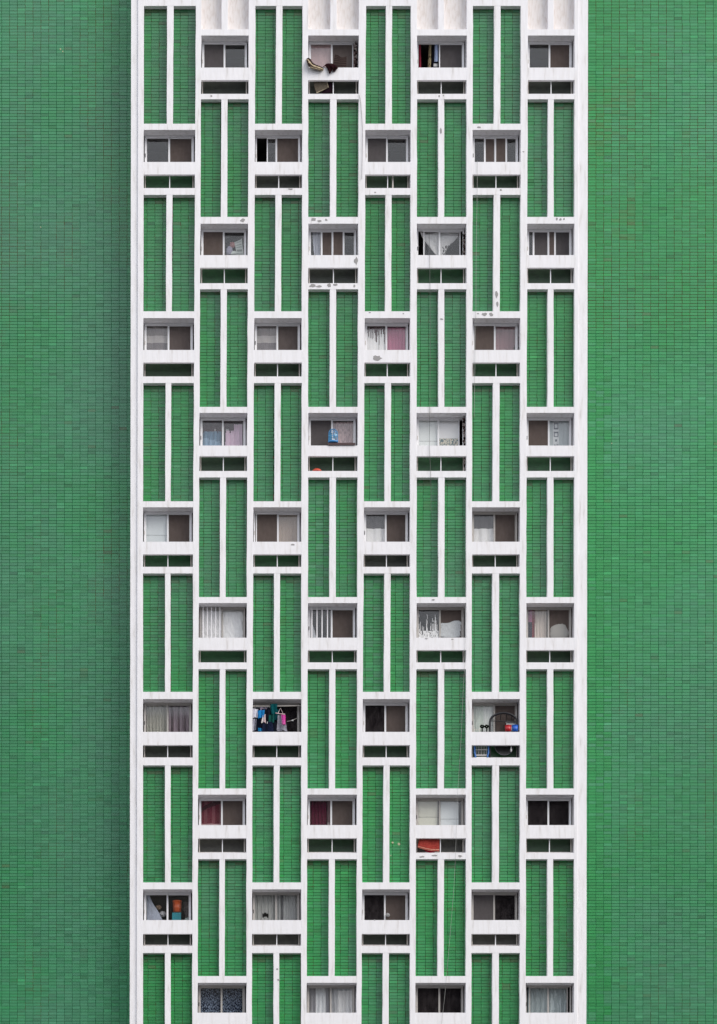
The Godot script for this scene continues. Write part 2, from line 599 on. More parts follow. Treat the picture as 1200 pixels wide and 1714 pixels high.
func bucket(called, label, u, w, z, wide, tall, col: Color, group := ""):
	var base = at(u, w, z)
	var t = thing(called, label, "bucket", base, group)
	var st = nb()
	var rr = wide * U * 0.5
	var h = tall * U
	lathe(st, Vector3.ZERO, [[0.0, 0.0], [rr * 0.82, 0.0], [rr * 0.96, h * 0.93], [rr * 0.9, h * 0.93], [rr * 0.78, 0.02], [0.0, 0.02]], 20, 0.85, col)
	fin(st, "body", M.plastic, t)
	st = nb()
	lathe(st, Vector3.ZERO, [[rr * 0.95, h * 0.9], [rr * 1.04, h * 0.92], [rr * 1.04, h], [rr * 0.95, h]], 20, 0.85, col * 1.1)
	fin(st, "rim", M.plastic, t)
	return t

func _ready():
	rng.seed = 20240817
	n_patch.seed = 5; n_patch.frequency = 0.16; n_patch.fractal_octaves = 3
	n_fine.seed = 9; n_fine.frequency = 0.09
	n_rust.seed = 77; n_rust.frequency = 0.3
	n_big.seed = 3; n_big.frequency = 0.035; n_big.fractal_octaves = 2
	n_col.seed = 13; n_col.frequency = 0.3
	# --- camera ---
	var cam := Camera3D.new()
	cam.name = "camera"
	cam.projection = Camera3D.PROJECTION_FRUSTUM
	cam.keep_aspect = Camera3D.KEEP_HEIGHT
	cam.near = 1.0
	cam.far = 2000.0
	cam.size = 1714.0 * U / DIST
	cam.frustum_offset = Vector2((0.0 - fx(EYE_U)) / DIST, (fy(857.0) - EYE_Y) / DIST)
	cam.position = Vector3(fx(EYE_U), EYE_Y, DIST)
	add_child(cam)
	cam.current = true
	# --- sky ---
	var env := Environment.new()
	env.background_mode = Environment.BG_SKY
	var sky := Sky.new()
	var sm := ProceduralSkyMaterial.new()
	sm.sky_top_color = Color(0.834, 0.845, 0.870)
	sm.sky_horizon_color = Color(0.772, 0.785, 0.822)
	sm.sky_curve = 0.25
	sm.ground_bottom_color = Color(0.24, 0.24, 0.24)
	sm.ground_horizon_color = Color(0.5, 0.52, 0.56)
	sm.sun_angle_max = 1.0
	sky.sky_material = sm
	env.sky = sky
	env.tonemap_mode = Environment.TONE_MAPPER_LINEAR
	env.tonemap_exposure = 1.86
	env.sdfgi_enabled = true
	env.ssao_enabled = true
	env.ssil_enabled = true
	var we := WorldEnvironment.new()
	we.name = "world_environment"
	we.environment = env
	add_child(we)
	# --- a veiled sun, high on the right ---
	var sun := DirectionalLight3D.new()
	sun.name = "veiled_sun"
	sun.light_energy = 0.44
	sun.light_angular_distance = 42.0
	sun.light_color = Color(1.0, 0.97, 0.93)
	sun.shadow_enabled = true
	sun.sky_mode = DirectionalLight3D.SKY_MODE_LIGHT_ONLY
	add_child(sun)
	sun.look_at_from_position(Vector3(0.72, 0.66, 0.55) * 50.0, Vector3.ZERO, Vector3.UP)

	make_materials()
	build_structure()
	build_opposite()
	build_windows()
	build_covers()
	build_objects()

func build_structure():
	# ground
	var gm := MeshInstance3D.new()
	var pm := PlaneMesh.new()
	pm.size = Vector2(1600, 1600)
	gm.mesh = pm
	gm.material_override = M.ground
	gm.name = "ground"
	gm.set_meta("kind", "structure")
	add_child(gm)

	bld = Node3D.new()
	bld.name = numbered("apartment_building")
	add_child(bld)
	tag(bld, "tall apartment block with green tiled side walls and a white lattice of windows", "building")

	# side walls with their tiles
	for k in 2:
		var a = (func(_w): return -230.0) if k == 0 else (func(w): return outer(3, w) - 6.0)
		var b = (func(w): return outer(0, w) + 6.0) if k == 0 else (func(_w): return 1430.0)
		var st = nb()
		loft(st, [[-60.0, a.call(-60.0), b.call(-60.0)], [END_W, a.call(END_W), b.call(END_W)], [HORIZON + EYE_Y / U, a.call(END_W), b.call(END_W)]], ZW, ZW - 1.2)
		var wall = fin(st, "side_wall", M.mortar, bld)
		# grout: green-grey, bled rusty where the joints are stained
		var gs = nb()
		SG = -1
		for jj in 124:
			for ii in 44:
				var ga = a.call(0.0) if k == 0 else 990.0
				var gb = 224.0 if k == 0 else b.call(0.0)
				var u0 = lerpf(ga, gb, ii / 44.0) if k == 0 else lerpf(980.0, gb, ii / 44.0)
				var u1 = lerpf(ga, gb, (ii + 1) / 44.0) if k == 0 else lerpf(980.0, gb, (ii + 1) / 44.0)
				var w0 = lerpf(-58.0, END_W + 60.0, jj / 124.0)
				var w1 = lerpf(-58.0, END_W + 60.0, (jj + 1) / 124.0)
				var stain = n_rust.get_noise_2d(u0 * 0.02, w0 * 0.006) + (0.34 if k == 1 and w0 < 520.0 else (0.08 if w0 < 420.0 else -0.22)) + rng.randf_range(-0.18, 0.18)
				var gc = Color(0.020, 0.105, 0.048).lerp(Color(0.10, 0.045, 0.016), clampf(stain * 2.2, 0.0, 1.0))
				quad(gs, Vector3(fx(u0), fy(w0), ZW + 0.002), Vector3(fx(u1), fy(w0), ZW + 0.002), Vector3(fx(u1), fy(w1), ZW + 0.002), Vector3(fx(u0), fy(w1), ZW + 0.002), gc)
		fin(gs, "grout", M.rubble, wall)
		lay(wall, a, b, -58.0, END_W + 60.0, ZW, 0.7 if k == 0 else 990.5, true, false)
	# body of the block behind, roof coping and the base below the lattice
	var st = nb()
	box(st, Vector3(fx(-228), 0.02, ZW - 1.21), Vector3(fx(1428), fy(-58), -14.0))
	fin(st, "core", M.room, bld)
	st = nb()
	box(st, Vector3(fx(213), 0.03, 0.0), Vector3(fx(985), fy(END_W), ZW - 1.2))
	fin(st, "base", M.white, bld)
	st = nb()
	box(st, Vector3(fx(217), fy(TOP_W), 0.06), Vector3(fx(987), fy(TOP_W - 16), ZW - 1.2))
	fin(st, "coping", M.white, bld)

	# pillars
	bar("end_pillar", func(w): return outer(0, w), func(w): return outer(1, w) + 2.0, TOP_W, END_W, -0.045, ZW - 0.1, 0.1)
	bar("pillar", func(w): return outer(1, w), func(w): return edge(0, 0, w), TOP_W, END_W, 0.0, -0.52, 0.12)
	for c in 7:
		bar("pillar", func(w): return edge(c, 3, w), func(w): return edge(c + 1, 0, w), TOP_W, END_W, 0.0, -0.52)
	bar("pillar", func(w): return edge(7, 3, w), func(w): return outer(2, w), TOP_W, END_W, 0.0, -0.52, 0.12)
	bar("end_pillar", func(w): return outer(2, w) - 2.0, func(w): return outer(3, w), TOP_W, END_W, -0.045, ZW - 0.1, 0.1)

	var singles = {"3_2_0": 1, "3_2_1": 1, "4_2_0": 1}
	for c in 8:
		var L = func(w): return edge(c, 0, w) - 2.0
		var R = func(w): return edge(c, 3, w) + 2.0
		var rows = storeys(c)
		# panel above the first window: white at the even bays, tiled at the odd ones
		var first = TOP_W if c % 2 == 1 else 9.7
		if c % 2 == 0: bar("lintel", L, R, TOP_W, 9.7, -0.003, ZP - 0.1, 0.1)
		var spans = [[first, rows[0][0], -1]]
		for s in rows.size():
			var r = rows[s]
			bar("lintel", L, R, r[0], r[1], -0.003, -0.52, 0.1)
			bar("parapet", L, R, r[2], r[3], -0.003, -0.10, 0.1)
			bar("ledge", L, R, r[4], r[5], -0.003, -0.52, 0.1)
			var nxt = rows[s + 1][0] if s + 1 < rows.size() else END_W
			if nxt - r[5] > 4.0: spans.append([r[5], nxt, s])
			# back wall below the window and its kerb
			var sp = M.spandrels[[0, 0, 1, 1, 2][(c * 7 + s * 3) % 5] if s < 4 else [2, 3, 3, 1][(c + s) % 4]]
			if c % 2 == 1 and s == 0: sp = M.spandrels[2]
			elif c == 5 and s < 4: sp = M.spandrels[0]
			bar("spandrel_wall", L, R, r[2] + 5.0, r[4], -0.40, -0.5, 0.0, 0.0, sp)
			bar("kerb", L, R, r[4] - 6.4, r[4], -0.385, -0.402, 0.0, 0.0, M.top_white)
			# rails in the slot
			var mid = (edge(c, 0, r[3]) + edge(c, 3, r[3])) * 0.5 + rng.randf_range(-0.5, 0.8)
			var plain_slot = (c == 1 and (s == 0 or s == 3)) or (c == 0 and s == 1) or (c == 6 and s == 3)
			var posts = [[mid, 0.75, -0.13]]
			if plain_slot: posts = []
			posts.append([edge(c, 0, r[3]) + 2.6, 0.8, -0.30])
			posts.append([edge(c, 3, r[3]) - 3.0, 0.9, -0.30])
			if c == 4 and s == 0: posts.append([mid + 9.0, 1.2, -0.2])
			for q in posts:
				bar("post", func(_w): return q[0] - q[1], func(_w): return q[0] + q[1], r[2] + 3.0, r[4], q[2], q[2] - 0.03, 0.05, 0.003, M.aluminium if q[2] > -0.2 else M.rail)
			# the room behind the glass
			var o = opening(c, s)
			var z0 = -0.515
			var z1 = -1.75
			var x0 = fx(o[0] - 8); var x1 = fx(o[1] + 8)
			var y0 = fy(o[3]); var y1 = fy(o[2] - 8)
			var q2 = nb()
			box(q2, Vector3(x0, y0, z1), Vector3(x1, y1, z1 - 0.03))
			box(q2, Vector3(x0 - 0.03, y0, z0), Vector3(x0, y1, z1))
			box(q2, Vector3(x1, y0, z0), Vector3(x1 + 0.03, y1, z1))
			box(q2, Vector3(x0, y1, z0), Vector3(x1, y1 + 0.03, z1))
			box(q2, Vector3(x0, y0 - 0.03, z0), Vector3(x1, y0, z1))
			fin(q2, "room", M.room, bld)
		for sp in spans:
			bar("mullion", func(w): return edge(c, 1, w), func(w): return edge(c, 2, w), sp[0] - 1.5, sp[1] + 1.5, -0.006, ZP - 0.05, 0.25)
			for h in 2:
				var ea = (func(w): return edge(c, 0, w)) if h == 0 else (func(w): return edge(c, 2, w))
				var eb = (func(w): return edge(c, 1, w)) if h == 0 else (func(w): return edge(c, 3, w))
				var white = sp[2] == -1 and c % 2 == 1
				var rr = []
				for w in [sp[0] - 2.0, (sp[0] + sp[1]) * 0.5, sp[1] + 2.0]: rr.append([w, ea.call(w) - (2.0 if h == 0 else 4.9), eb.call(w) + (4.9 if h == 0 else 2.0)])
				var ps = nb()
				loft(ps, rr, ZP, ZP - 0.08)
				var panel = fin(ps, "white_panel" if white else "tile_panel", M.top_white if white else M.mortar, bld)
				if not white:
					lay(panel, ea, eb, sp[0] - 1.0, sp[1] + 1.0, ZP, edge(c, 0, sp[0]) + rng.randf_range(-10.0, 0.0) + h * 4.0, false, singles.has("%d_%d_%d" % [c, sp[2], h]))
	# bare patches where the paint has come away
	var spots = [[406, 368.5, 10, 6], [525, 367, 9, 6], [535, 370, 9, 4], [546, 368, 5, 4], [596, 436.5, 7, 13], [523, 478, 11, 6], [534, 479.5, 9, 4], [551, 477, 7, 7], [561, 476.5, 10, 4], [593, 478.5, 4, 5], [631, 599.5, 17, 10], [811, 526, 11, 6], [822, 526, 7, 6], [831, 492, 5, 13], [832.5, 509, 4, 9], [738, 219, 4, 10], [486, 316.5, 9, 3], [490, 911.5, 7, 3], [932, 366.5, 4, 5], [938, 367, 4, 5], [944, 366.5, 3, 4], [739, 534, 6, 3], [354, 160.5, 4, 3], [735, 161, 3, 4], [727, 1432, 12, 3], [706, 1434, 9, 3], [770, 1433, 8, 4], [725, 1004, 5, 3], [802, 213, 7, 3], [800, 525, 4, 2], [619, 523, 4, 2], [675, 525, 3, 2], [628, 322, 4, 2], [464, 1622, 4, 3], [466, 1640, 5, 3], [742, 160, 2, 3], [627, 1540, 2, 3], [838, 318, 4, 3], [876, 254, 4, 2], [713, 1069, 6, 2], [757, 1070, 5, 2]]
	spots.append_array([[657.5, 1410.5, 4.5, 3.5, ZP + 0.016], [667.5, 1412.5, 5, 5.5, ZP + 0.016], [654, 1432, 1.6, 2.2, ZP + 0.016], [1024, 742, 2, 2, ZW + 0.016], [101, 82, 3, 3, ZW + 0.016], [105, 86, 2, 3, ZW + 0.016], [68, 380, 2, 2, ZW + 0.016]])
	for p in spots:
		var q = nb()
		SG = -1
		var c = Vector3(fx(p[0]), fy(p[1]), 0.0025) if p.size() < 5 else at(p[0], p[1], p[4])
		var ring = []
		var n = 13
		for i in n:
			var an = -TAU * i / n
			var k = rng.randf_range(0.62, 1.15)
			ring.append(c + Vector3(cos(an) * p[2] * 0.5 * U * k, sin(an) * p[3] * 0.5 * U * k, 0))
		for i in n:
			var e = ring[(i + 1) % n]
			vert(q, c, Color.WHITE); vert(q, ring[i], Color.WHITE); vert(q, e, Color.WHITE)
			quad(q, ring[i], ring[i] + Vector3(0, 0, -0.006), e + Vector3(0, 0, -0.006), e)
		fin(q, "bare_patch" if p.size() < 5 else "paint_splash", M.concrete if p.size() < 5 else M.splash, bld)

func build_windows():
	var g = "glass"
	var sb = "screen_brown"
	var sg = "screen_grey"
	var sd = "screen_dark"
	var sp = "screen_pale"
	var two = func(a, b): return [[0.0, 0.5, a], [0.5, 1.0, b]]
	var of = M.old_frame
	# even bays, top storey downwards
	window(1, 0, two.call(sg, g)); window(3, 0, [[0.0, 0.48, g], [0.48, 0.95, sp]]); window(5, 0, [[0.0, 0.47, "open"], [0.47, 1.0, sg]]); window(7, 0, two.call(g, sb))
	window(1, 1, two.call(sb, g)); window(3, 1, [[0.0, 0.26, g], [0.26, 0.5, sb], [0.5, 0.75, sb], [0.75, 1.0, g]]); window(5, 1, [[0.12, 0.48, g], [0.48, 0.95, g]]); window(7, 1, [[0.0, 0.13, g], [0.13, 0.48, sg], [0.48, 0.64, sb], [0.64, 1.0, sg]])
	window(1, 2, two.call(g, g)); window(3, 2, two.call(sg, g)); window(5, 2, [[0.0, 0.46, g], [0.46, 0.93, g]]); window(7, 2, two.call(sb, g))
	window(1, 3, two.call(g, g), of); window(3, 3, two.call(g, sb)); window(5, 3, two.call(g, sb), of); window(7, 3, two.call(g, sb), of)
	window(1, 4, two.call(g, sb)); window(3, 4, two.call(g, sb)); window(5, 4, two.call(g, g), of); window(7, 4, two.call(sd, sd))
	window(1, 5, two.call(g, g), of); window(3, 5, two.call(g, g), of); window(5, 5, two.call(sd, sd), of); window(7, 5, [[0.06, 0.5, g], [0.5, 0.95, g]], of)
	# odd bays
	window(0, 0, two.call(g, sb)); window(2, 0, [[0.0, 0.24, "open"], [0.24, 0.46, g], [0.46, 1.0, sb]]); window(4, 0, two.call(sg, g)); window(6, 0, [[0.0, 0.26, g], [0.26, 0.5, sb], [0.5, 0.76, sb], [0.76, 1.0, g]])
	window(0, 1, two.call(g, sp)); window(2, 1, two.call(g, sp)); window(4, 1, two.call(g, g)); window(6, 1, two.call(sb, g))
	window(0, 2, two.call(g, sb)); window(2, 2, [[0.02, 0.53, sb], [0.53, 1.0, g]]); window(4, 2, two.call(g, sb)); window(6, 2, two.call(g, sb), of)
	window(0, 3, two.call(g, g), of); window(2, 3, two.call(g, sd), of); window(4, 3, two.call(sd, sb)); window(6, 3, two.call(g, sb), of)
	window(0, 4, two.call(g, g)); window(2, 4, two.call(g, g), of); window(4, 4, two.call(sd, sb)); window(6, 4, two.call(sg, sd), of)

func build_covers():
	var K = func(r, g, b): return Color(r, g, b)
	var C = "curtain"
	# storey by storey from the top
	curtain(C, "faded pink curtain behind the top window with rugs hung out", C, 3, 0, 0.02, 0.97, 0.05, 1.0, K.call(0.46, 0.33, 0.33), 5.0)
	curtain(C, "dark brown curtain behind the screen of the top window beside the right-hand end pillar", C, 7, 0, 0.5, 1.0, 0.0, 1.0, K.call(0.13, 0.10, 0.09), 5.0)
	curtain(C, "brown curtain beside the half-open black gap, third bay of the second window row", C, 2, 0, 0.46, 1.0, 0.0, 1.0, func(u, _v): return K.call(0.30, 0.26, 0.22) if absf(u - 0.55) < 0.06 else K.call(0.15, 0.12, 0.10), 5.0)
	curtain(C, "narrow pale curtain edge in the second window row, fifth bay", C, 4, 0, 0.08, 0.24, 0.0, 1.0, K.call(0.50, 0.50, 0.46), 2.0)
	curtain(C, "pale blue-grey tied curtain in the narrow pane of a four-part window", C, 3, 1, 0.04, 0.25, 0.05, 1.0, K.call(0.42, 0.44, 0.50), 3.0, 0.03, func(u, v): return u < 0.15 + 0.3 * v or u > 1.0 - 0.1 * v)
	# white cloth draped across a window
	drape("cloth", "torn white cloth draped in a deep swag across a window", "cloth", [[[703, 388, -0.48], [712, 391, -0.46], [722, 391, -0.47], [736, 388, -0.47], [752, 387, -0.46], [768, 389, -0.48]], [[706, 396, -0.47], [716, 403, -0.44], [726, 408, -0.46], [738, 404, -0.45], [754, 402, -0.44], [766, 396, -0.47]], [[711, 404, -0.47], [722, 414, -0.43], [731, 418, -0.46], [740, 412, -0.44], [750, 409, -0.45], [760, 404, -0.47]], [[718, 412, -0.47], [727, 424, -0.44], [736, 430, -0.45], [743, 430, -0.44], [747, 420, -0.45], [749, 414, -0.47]]], K.call(0.62, 0.62, 0.62), null, 30, 20, func(u, v): return v > 0.72 and u > 0.55 and rng.randf() < 0.4, "", 0.003, false)
	var bands = func(_u, v):
		if v < 0.28: return vary(K.call(0.22, 0.195, 0.19), 0.05)
		if v < 0.5: return vary(K.call(0.38, 0.355, 0.345), 0.05)
		if v < 0.72: return vary(K.call(0.15, 0.135, 0.14), 0.05)
		return vary(K.call(0.46, 0.44, 0.44), 0.05)
	curtain(C, "sheer curtain with pale wavy bands, window nearest the end pillar in the fourth row", C, 0, 1, 0.02, 0.98, 0.06, 1.0, bands, 3.0, 0.022)
	curtain(C, "banded sheer curtain beside a hanging grey cloth, third bay of the fourth row", C, 2, 1, 0.02, 0.98, 0.06, 1.0, bands, 4.0, 0.022)
	drape("cloth", "bluish grey cloth hanging behind the screen, third bay of the fourth row", "cloth", [[[469, 548, -0.46], [478, 547, -0.45]], [[468, 562, -0.45], [478, 561, -0.44]], [[470, 578, -0.46], [479, 580, -0.45]]], K.call(0.36, 0.36, 0.42), null, 6, 10, null, "", 0.004, false)
	curtain("torn_film", "white film torn into ragged strips beside the pink curtain", "film", 4, 1, 0.04, 0.47, 0.18, 1.0, K.call(0.86, 0.87, 0.84), 2.0, 0.008, func(u, v):
		var n = n_fine.get_noise_1d(u * 190.0) + 0.6 * n_fine.get_noise_1d(u * 510.0 + 50.0)
		return v < 0.22 + n * 0.75 or (v > 0.72 and absf(u - 0.55) < 0.07), -0.43, M.paper, 0.0, 46, 30)
	curtain("red_curtain", "dark red curtain behind the torn white strips", C, 4, 1, 0.02, 0.5, 0.0, 1.0, K.call(0.10, 0.04, 0.045), 4.0)
	curtain(C, "pink curtain gathered beside the torn white strips", C, 4, 1, 0.5, 0.94, 0.1, 1.0, K.call(0.46, 0.17, 0.26), 5.0, 0.025)
	curtain(C, "mauve brown curtain drawn aside beside a plain brown screen", C, 6, 1, 0.5, 0.97, 0.05, 1.0, K.call(0.27, 0.17, 0.18), 4.0, 0.02, func(u, v): return u > 1.15 - 0.35 * v)
	curtain(C, "pale blue curtain hung low in its window", C, 1, 2, 0.05, 0.47, 0.36, 1.0, func(u, v): return vary(K.call(0.20, 0.30, 0.40) if v > 0.3 + 0.2 * u * u else K.call(0.12, 0.20, 0.28), 0.05), 4.0, 0.03)
	curtain(C, "lilac pink curtain next to the pale blue one", C, 1, 2, 0.53, 0.93, 0.16, 1.0, K.call(0.58, 0.44, 0.54), 3.0, 0.03, func(u, v): return u < 0.55 and v < 0.22 or u < 0.12 * (1.0 - v))
	curtain("dark_valance", "dark spotted valance above the pale blue and lilac curtains", "valance", 1, 2, 0.02, 0.98, 0.0, 0.4, func(u, v): return K.call(0.34, 0.34, 0.34) if absf(v - 0.78) < 0.08 and fmod(u * 7.0, 2.0) < 0.35 else K.call(0.07, 0.05, 0.06), 3.0, 0.01, null, -0.52)
	curtain(C, "pinkish patterned curtain behind the blue birdcage", C, 3, 2, 0.5, 0.97, 0.1, 1.0, func(_u, _v): return vary(K.call(0.44, 0.33, 0.33), 0.28), 8.0, 0.016)
	curtain(C, "thin brown curtain edge beside the blue birdcage", C, 3, 2, 0.34, 0.46, 0.1, 1.0, K.call(0.20, 0.15, 0.13), 2.0)
	board("cover_board", "white board with a thin seam beside the newspaper-patched pane", "board", 5, 2, 0.03, 0.47, 0.06, 1.0, K.call(0.66, 0.69, 0.68))
	board("cover_board", "white board above the pasted newspaper", "board", 5, 2, 0.47, 0.9, 0.06, 1.0, K.call(0.74, 0.76, 0.75))
	curtain("newspaper", "strip of printed newspaper pasted along the foot of a pane", "newspaper", 5, 2, 0.47, 0.89, 0.57, 1.0, func(u, v):
		var f = n_fine.get_noise_2d(u * 70.0, v * 60.0)
		return K.call(0.10, 0.16, 0.17) if f > 0.12 else (K.call(0.25, 0.20, 0.17) if f < -0.3 else vary(K.call(0.50, 0.48, 0.40), 0.1)), 1.0, 0.002, null, -0.455, M.paper, 0.0, 40, 18)
	curtain(C, "brown pleated curtain beside the square-patterned one", C, 7, 2, 0.0, 0.47, 0.0, 1.0, K.call(0.22, 0.15, 0.12), 6.0)
	curtain(C, "grey-blue curtain printed with a column of squares", C, 7, 2, 0.5, 0.96, 0.08, 1.0, func(u, v):
		var du = absf(u - 0.36)
		for q in [0.16, 0.4, 0.78]:
			var m = maxf(du / 0.11, absf(v - q) / 0.085)
			if m < 1.0 and m > 0.55: return K.call(0.13, 0.15, 0.17)
		if maxf(du / 0.1, absf(v - 0.95) / 0.05) < 1.0: return K.call(0.13, 0.15, 0.17)
		if du < 0.05 and absf(v - 0.58) < 0.03: return K.call(0.13, 0.15, 0.17)
		return K.call(0.50, 0.52, 0.53) if du < 0.15 else vary(K.call(0.36, 0.40, 0.41), 0.06), 5.0, 0.012, null, -0.48, null, 0.0, 44, 44)
	board("cover_board", "pale frosted grey sheet filling half a window at the end pillar", "board", 0, 2, 0.03, 0.48, 0.05, 1.0, K.call(0.56, 0.60, 0.61))
	curtain(C, "warm beige curtain in the narrower half, third bay", C, 2, 2, 0.53, 1.0, 0.04, 1.0, K.call(0.38, 0.31, 0.26), 5.0)
	curtain(C, "brown curtain beside the warm beige one", C, 2, 2, 0.0, 0.52, 0.0, 1.0, K.call(0.20, 0.15, 0.13), 5.0)
	var white_band = func(_u, v): return vary(K.call(0.70, 0.70, 0.69) if v > 0.46 and v < 0.8 else (K.call(0.10, 0.095, 0.10) if v < 0.46 else K.call(0.24, 0.235, 0.24)), 0.05)
	curtain(C, "dark curtain with one broad white band, fifth bay", C, 4, 2, 0.03, 0.98, 0.0, 1.0, white_band, 4.0, 0.025)
	curtain(C, "dark curtain with one broad white band, in the grimy seventh-bay window", C, 6, 2, 0.03, 0.98, 0.0, 1.0, white_band, 4.0, 0.025)
	# foil, bars
	curtain("foil_sheet", "crumpled silver foil behind white bars", "foil", 1, 3, 0.03, 0.48, 0.04, 1.0, func(_u, _v): return vary(K.call(0.88, 0.89, 0.90), 0.07), 2.0, 0.004, null, -0.475, M.foil, 0.03, 13, 11)
	curtain("foil_sheet", "crumpled silver foil in the pane beside the white bars", "foil", 1, 3, 0.5, 0.95, 0.06, 1.0, func(_u, _v): return vary(K.call(0.88, 0.89, 0.90), 0.07), 2.0, 0.004, null, -0.475, M.foil, 0.03, 13, 11)
	curtain(C, "pale cloth corner behind the barred dark half of a window", C, 3, 3, 0.06, 0.24, 0.3, 1.0, K.call(0.50, 0.52, 0.55), 2.0, 0.02, func(u, v): return u > v * 0.95)
	curtain(C, "brown curtain beside the barred dark half of a window", C, 3, 3, 0.5, 0.97, 0.0, 1.0, K.call(0.20, 0.15, 0.12), 5.0)
	curtain("torn_film", "white film hanging in long curled shreds, sixth bay", "film", 5, 3, 0.03, 0.48, 0.2, 1.0, K.call(0.80, 0.82, 0.81), 2.0, 0.012, func(u, v):
		var n = n_fine.get_noise_1d(u * 260.0 + 900.0) + 0.6 * n_fine.get_noise_1d(u * 640.0 + 350.0)
		return v < 0.5 - n * 1.5 and v < 0.52 or (n_fine.get_noise_2d(u * 220.0, v * 40.0) > 0.28), -0.43, M.paper, 0.003, 46, 30)
	drape("white_bundle", "white bundled bedding against the screen beside the shredded film", "bedding", [[[737, 1042, -0.42], [744, 1043, -0.405], [752, 1042, -0.40], [760, 1039, -0.40], [768, 1039, -0.40], [772, 1042, -0.41]], [[737, 1050, -0.42], [744, 1050, -0.4], [752, 1050, -0.39], [760, 1050, -0.39], [768, 1050, -0.4], [773, 1052, -0.43]], [[736, 1066, -0.42], [744, 1067, -0.4], [752, 1068, -0.4], [760, 1068, -0.4], [768, 1067, -0.41], [773, 1066, -0.43]]], func(_u, v): return vary(K.call(0.56, 0.58, 0.59) if v < 0.9 else K.call(0.36, 0.37, 0.38), 0.08), null, 22, 14, null, "", 0.009)
	curtain(C, "straight beige curtain beside hanging pink and dark clothes", C, 7, 3, 0.2, 0.46, 0.03, 1.0, K.call(0.52, 0.46, 0.41), 4.0)
	drape("clothes", "pink and dark clothes hanging in the end-bay window beside a beige curtain", "clothes", [[[884, 1020, -0.5], [889, 1019, -0.48], [896, 1020, -0.5]], [[884, 1032, -0.49], [889, 1033, -0.46], [896, 1032, -0.49]], [[884, 1050, -0.5], [889, 1050, -0.48], [896, 1050, -0.5]], [[884, 1066, -0.5], [889, 1067, -0.48], [896, 1066, -0.5]]], func(u, v): return K.call(0.18, 0.02, 0.03) if u > 0.62 else (K.call(0.42, 0.16, 0.27) if v < 0.5 else K.call(0.03, 0.03, 0.05)), null, 10, 14)
	ORG = at(935, 1068, -0.44)
	var st = nb()
	blob(st, at(936, 1059, -0.425), Vector3(0.31, 0.28, 0.05), 0.12, 4, K.call(0.36, 0.35, 0.33))
	lone(st, "white_bag", M.cloth, "rounded white bag pressed against the screen in the end bay", "bag")
	ORG = Vector3.ZERO
	# lower storeys
	curtain(C, "grey-green drawn curtain, lighter half of a window by the end pillar", C, 0, 3, 0.06, 0.48, 0.05, 1.0, K.call(0.36, 0.36, 0.32), 6.0, 0.03)
	curtain(C, "dusky mauve curtain beside the grey-green one", C, 0, 3, 0.5, 0.98, 0.05, 1.0, func(u, _v): return vary(K.call(0.27, 0.22, 0.25) if fmod(u * 3.7, 1.0) < 0.55 else K.call(0.13, 0.10, 0.115), 0.05), 6.0, 0.035)
	curtain(C, "pale greenish curtain behind the black bed headboard", C, 6, 3, 0.02, 0.48, 0.03, 1.0, func(u, _v): return vary(K.call(0.50, 0.56, 0.50) if u < 0.55 else K.call(0.62, 0.65, 0.62), 0.04), 3.0, 0.02)
	var tartan = func(u, v):
		if (v > 0.74 and v < 0.77) or (v > 0.81 and v < 0.83): return K.call(0.55, 0.40, 0.40)
		return vary(K.call(0.13, 0.028, 0.042) if fmod(u * 6.0, 1.0) < 0.6 else K.call(0.19, 0.065, 0.08), 0.08)
	curtain("red_curtain", "dark red curtain with thin pale stripes and an arched fold, second bay", C, 1, 4, 0.03, 0.97, 0.02, 1.0, func(u, v): return K.call(0.07, 0.03, 0.035) if absf(v - 0.42 + 0.34 * sqrt(maxf(0.0, u * 2.0))) < 0.06 and u < 0.5 else tartan.call(u, v), 4.0, 0.02, null, -0.5, null, 0.0, 44, 44)
	curtain("red_curtain", "wine red curtain with pale stripes beside a brown screen", C, 3, 4, 0.03, 0.40, 0.02, 1.0, func(u, v): return K.call(0.40, 0.30, 0.22) if (v > 0.74 and v < 0.76) or (v > 0.8 and v < 0.82) else vary(K.call(0.09, 0.012, 0.032), 0.1), 5.0, 0.03, null, -0.5, null, 0.0, 30, 44)
	curtain(C, "brownish plain curtain behind the brown screen", C, 3, 4, 0.42, 0.98, 0.0, 1.0, func(_u, v): return K.call(0.40, 0.34, 0.33) if (v > 0.74 and v < 0.76) else K.call(0.20, 0.13, 0.14), 5.0, 0.02)
	board("cover_board", "cream sheet lining the window above the red towel", "board", 5, 4, 0.03, 0.46, 0.06, 1.0, K.call(0.56, 0.56, 0.48))
	board("cover_board", "bluish white sheet lining the window above the red towel", "board", 5, 4, 0.5, 0.9, 0.06, 1.0, K.call(0.66, 0.70, 0.70))
	curtain(C, "grey curtain with a small torn hole", C, 2, 4, 0.03, 0.5, 0.04, 1.0, K.call(0.34, 0.35, 0.34), 6.0, 0.02, func(u, v): return absf(v - 0.63 - 0.3 * absf(u - 0.5)) < 0.06 and absf(u - 0.52) < 0.14 and v > 0.56, -0.48, null, 0.0, 40, 40)
	curtain(C, "pleated grey curtain beside the torn one", C, 2, 4, 0.52, 0.98, 0.04, 1.0, func(u, _v): return vary(K.call(0.12, 0.125, 0.13) if absf(u - 0.22) < 0.07 else K.call(0.37, 0.38, 0.38), 0.05), 8.0, 0.025)
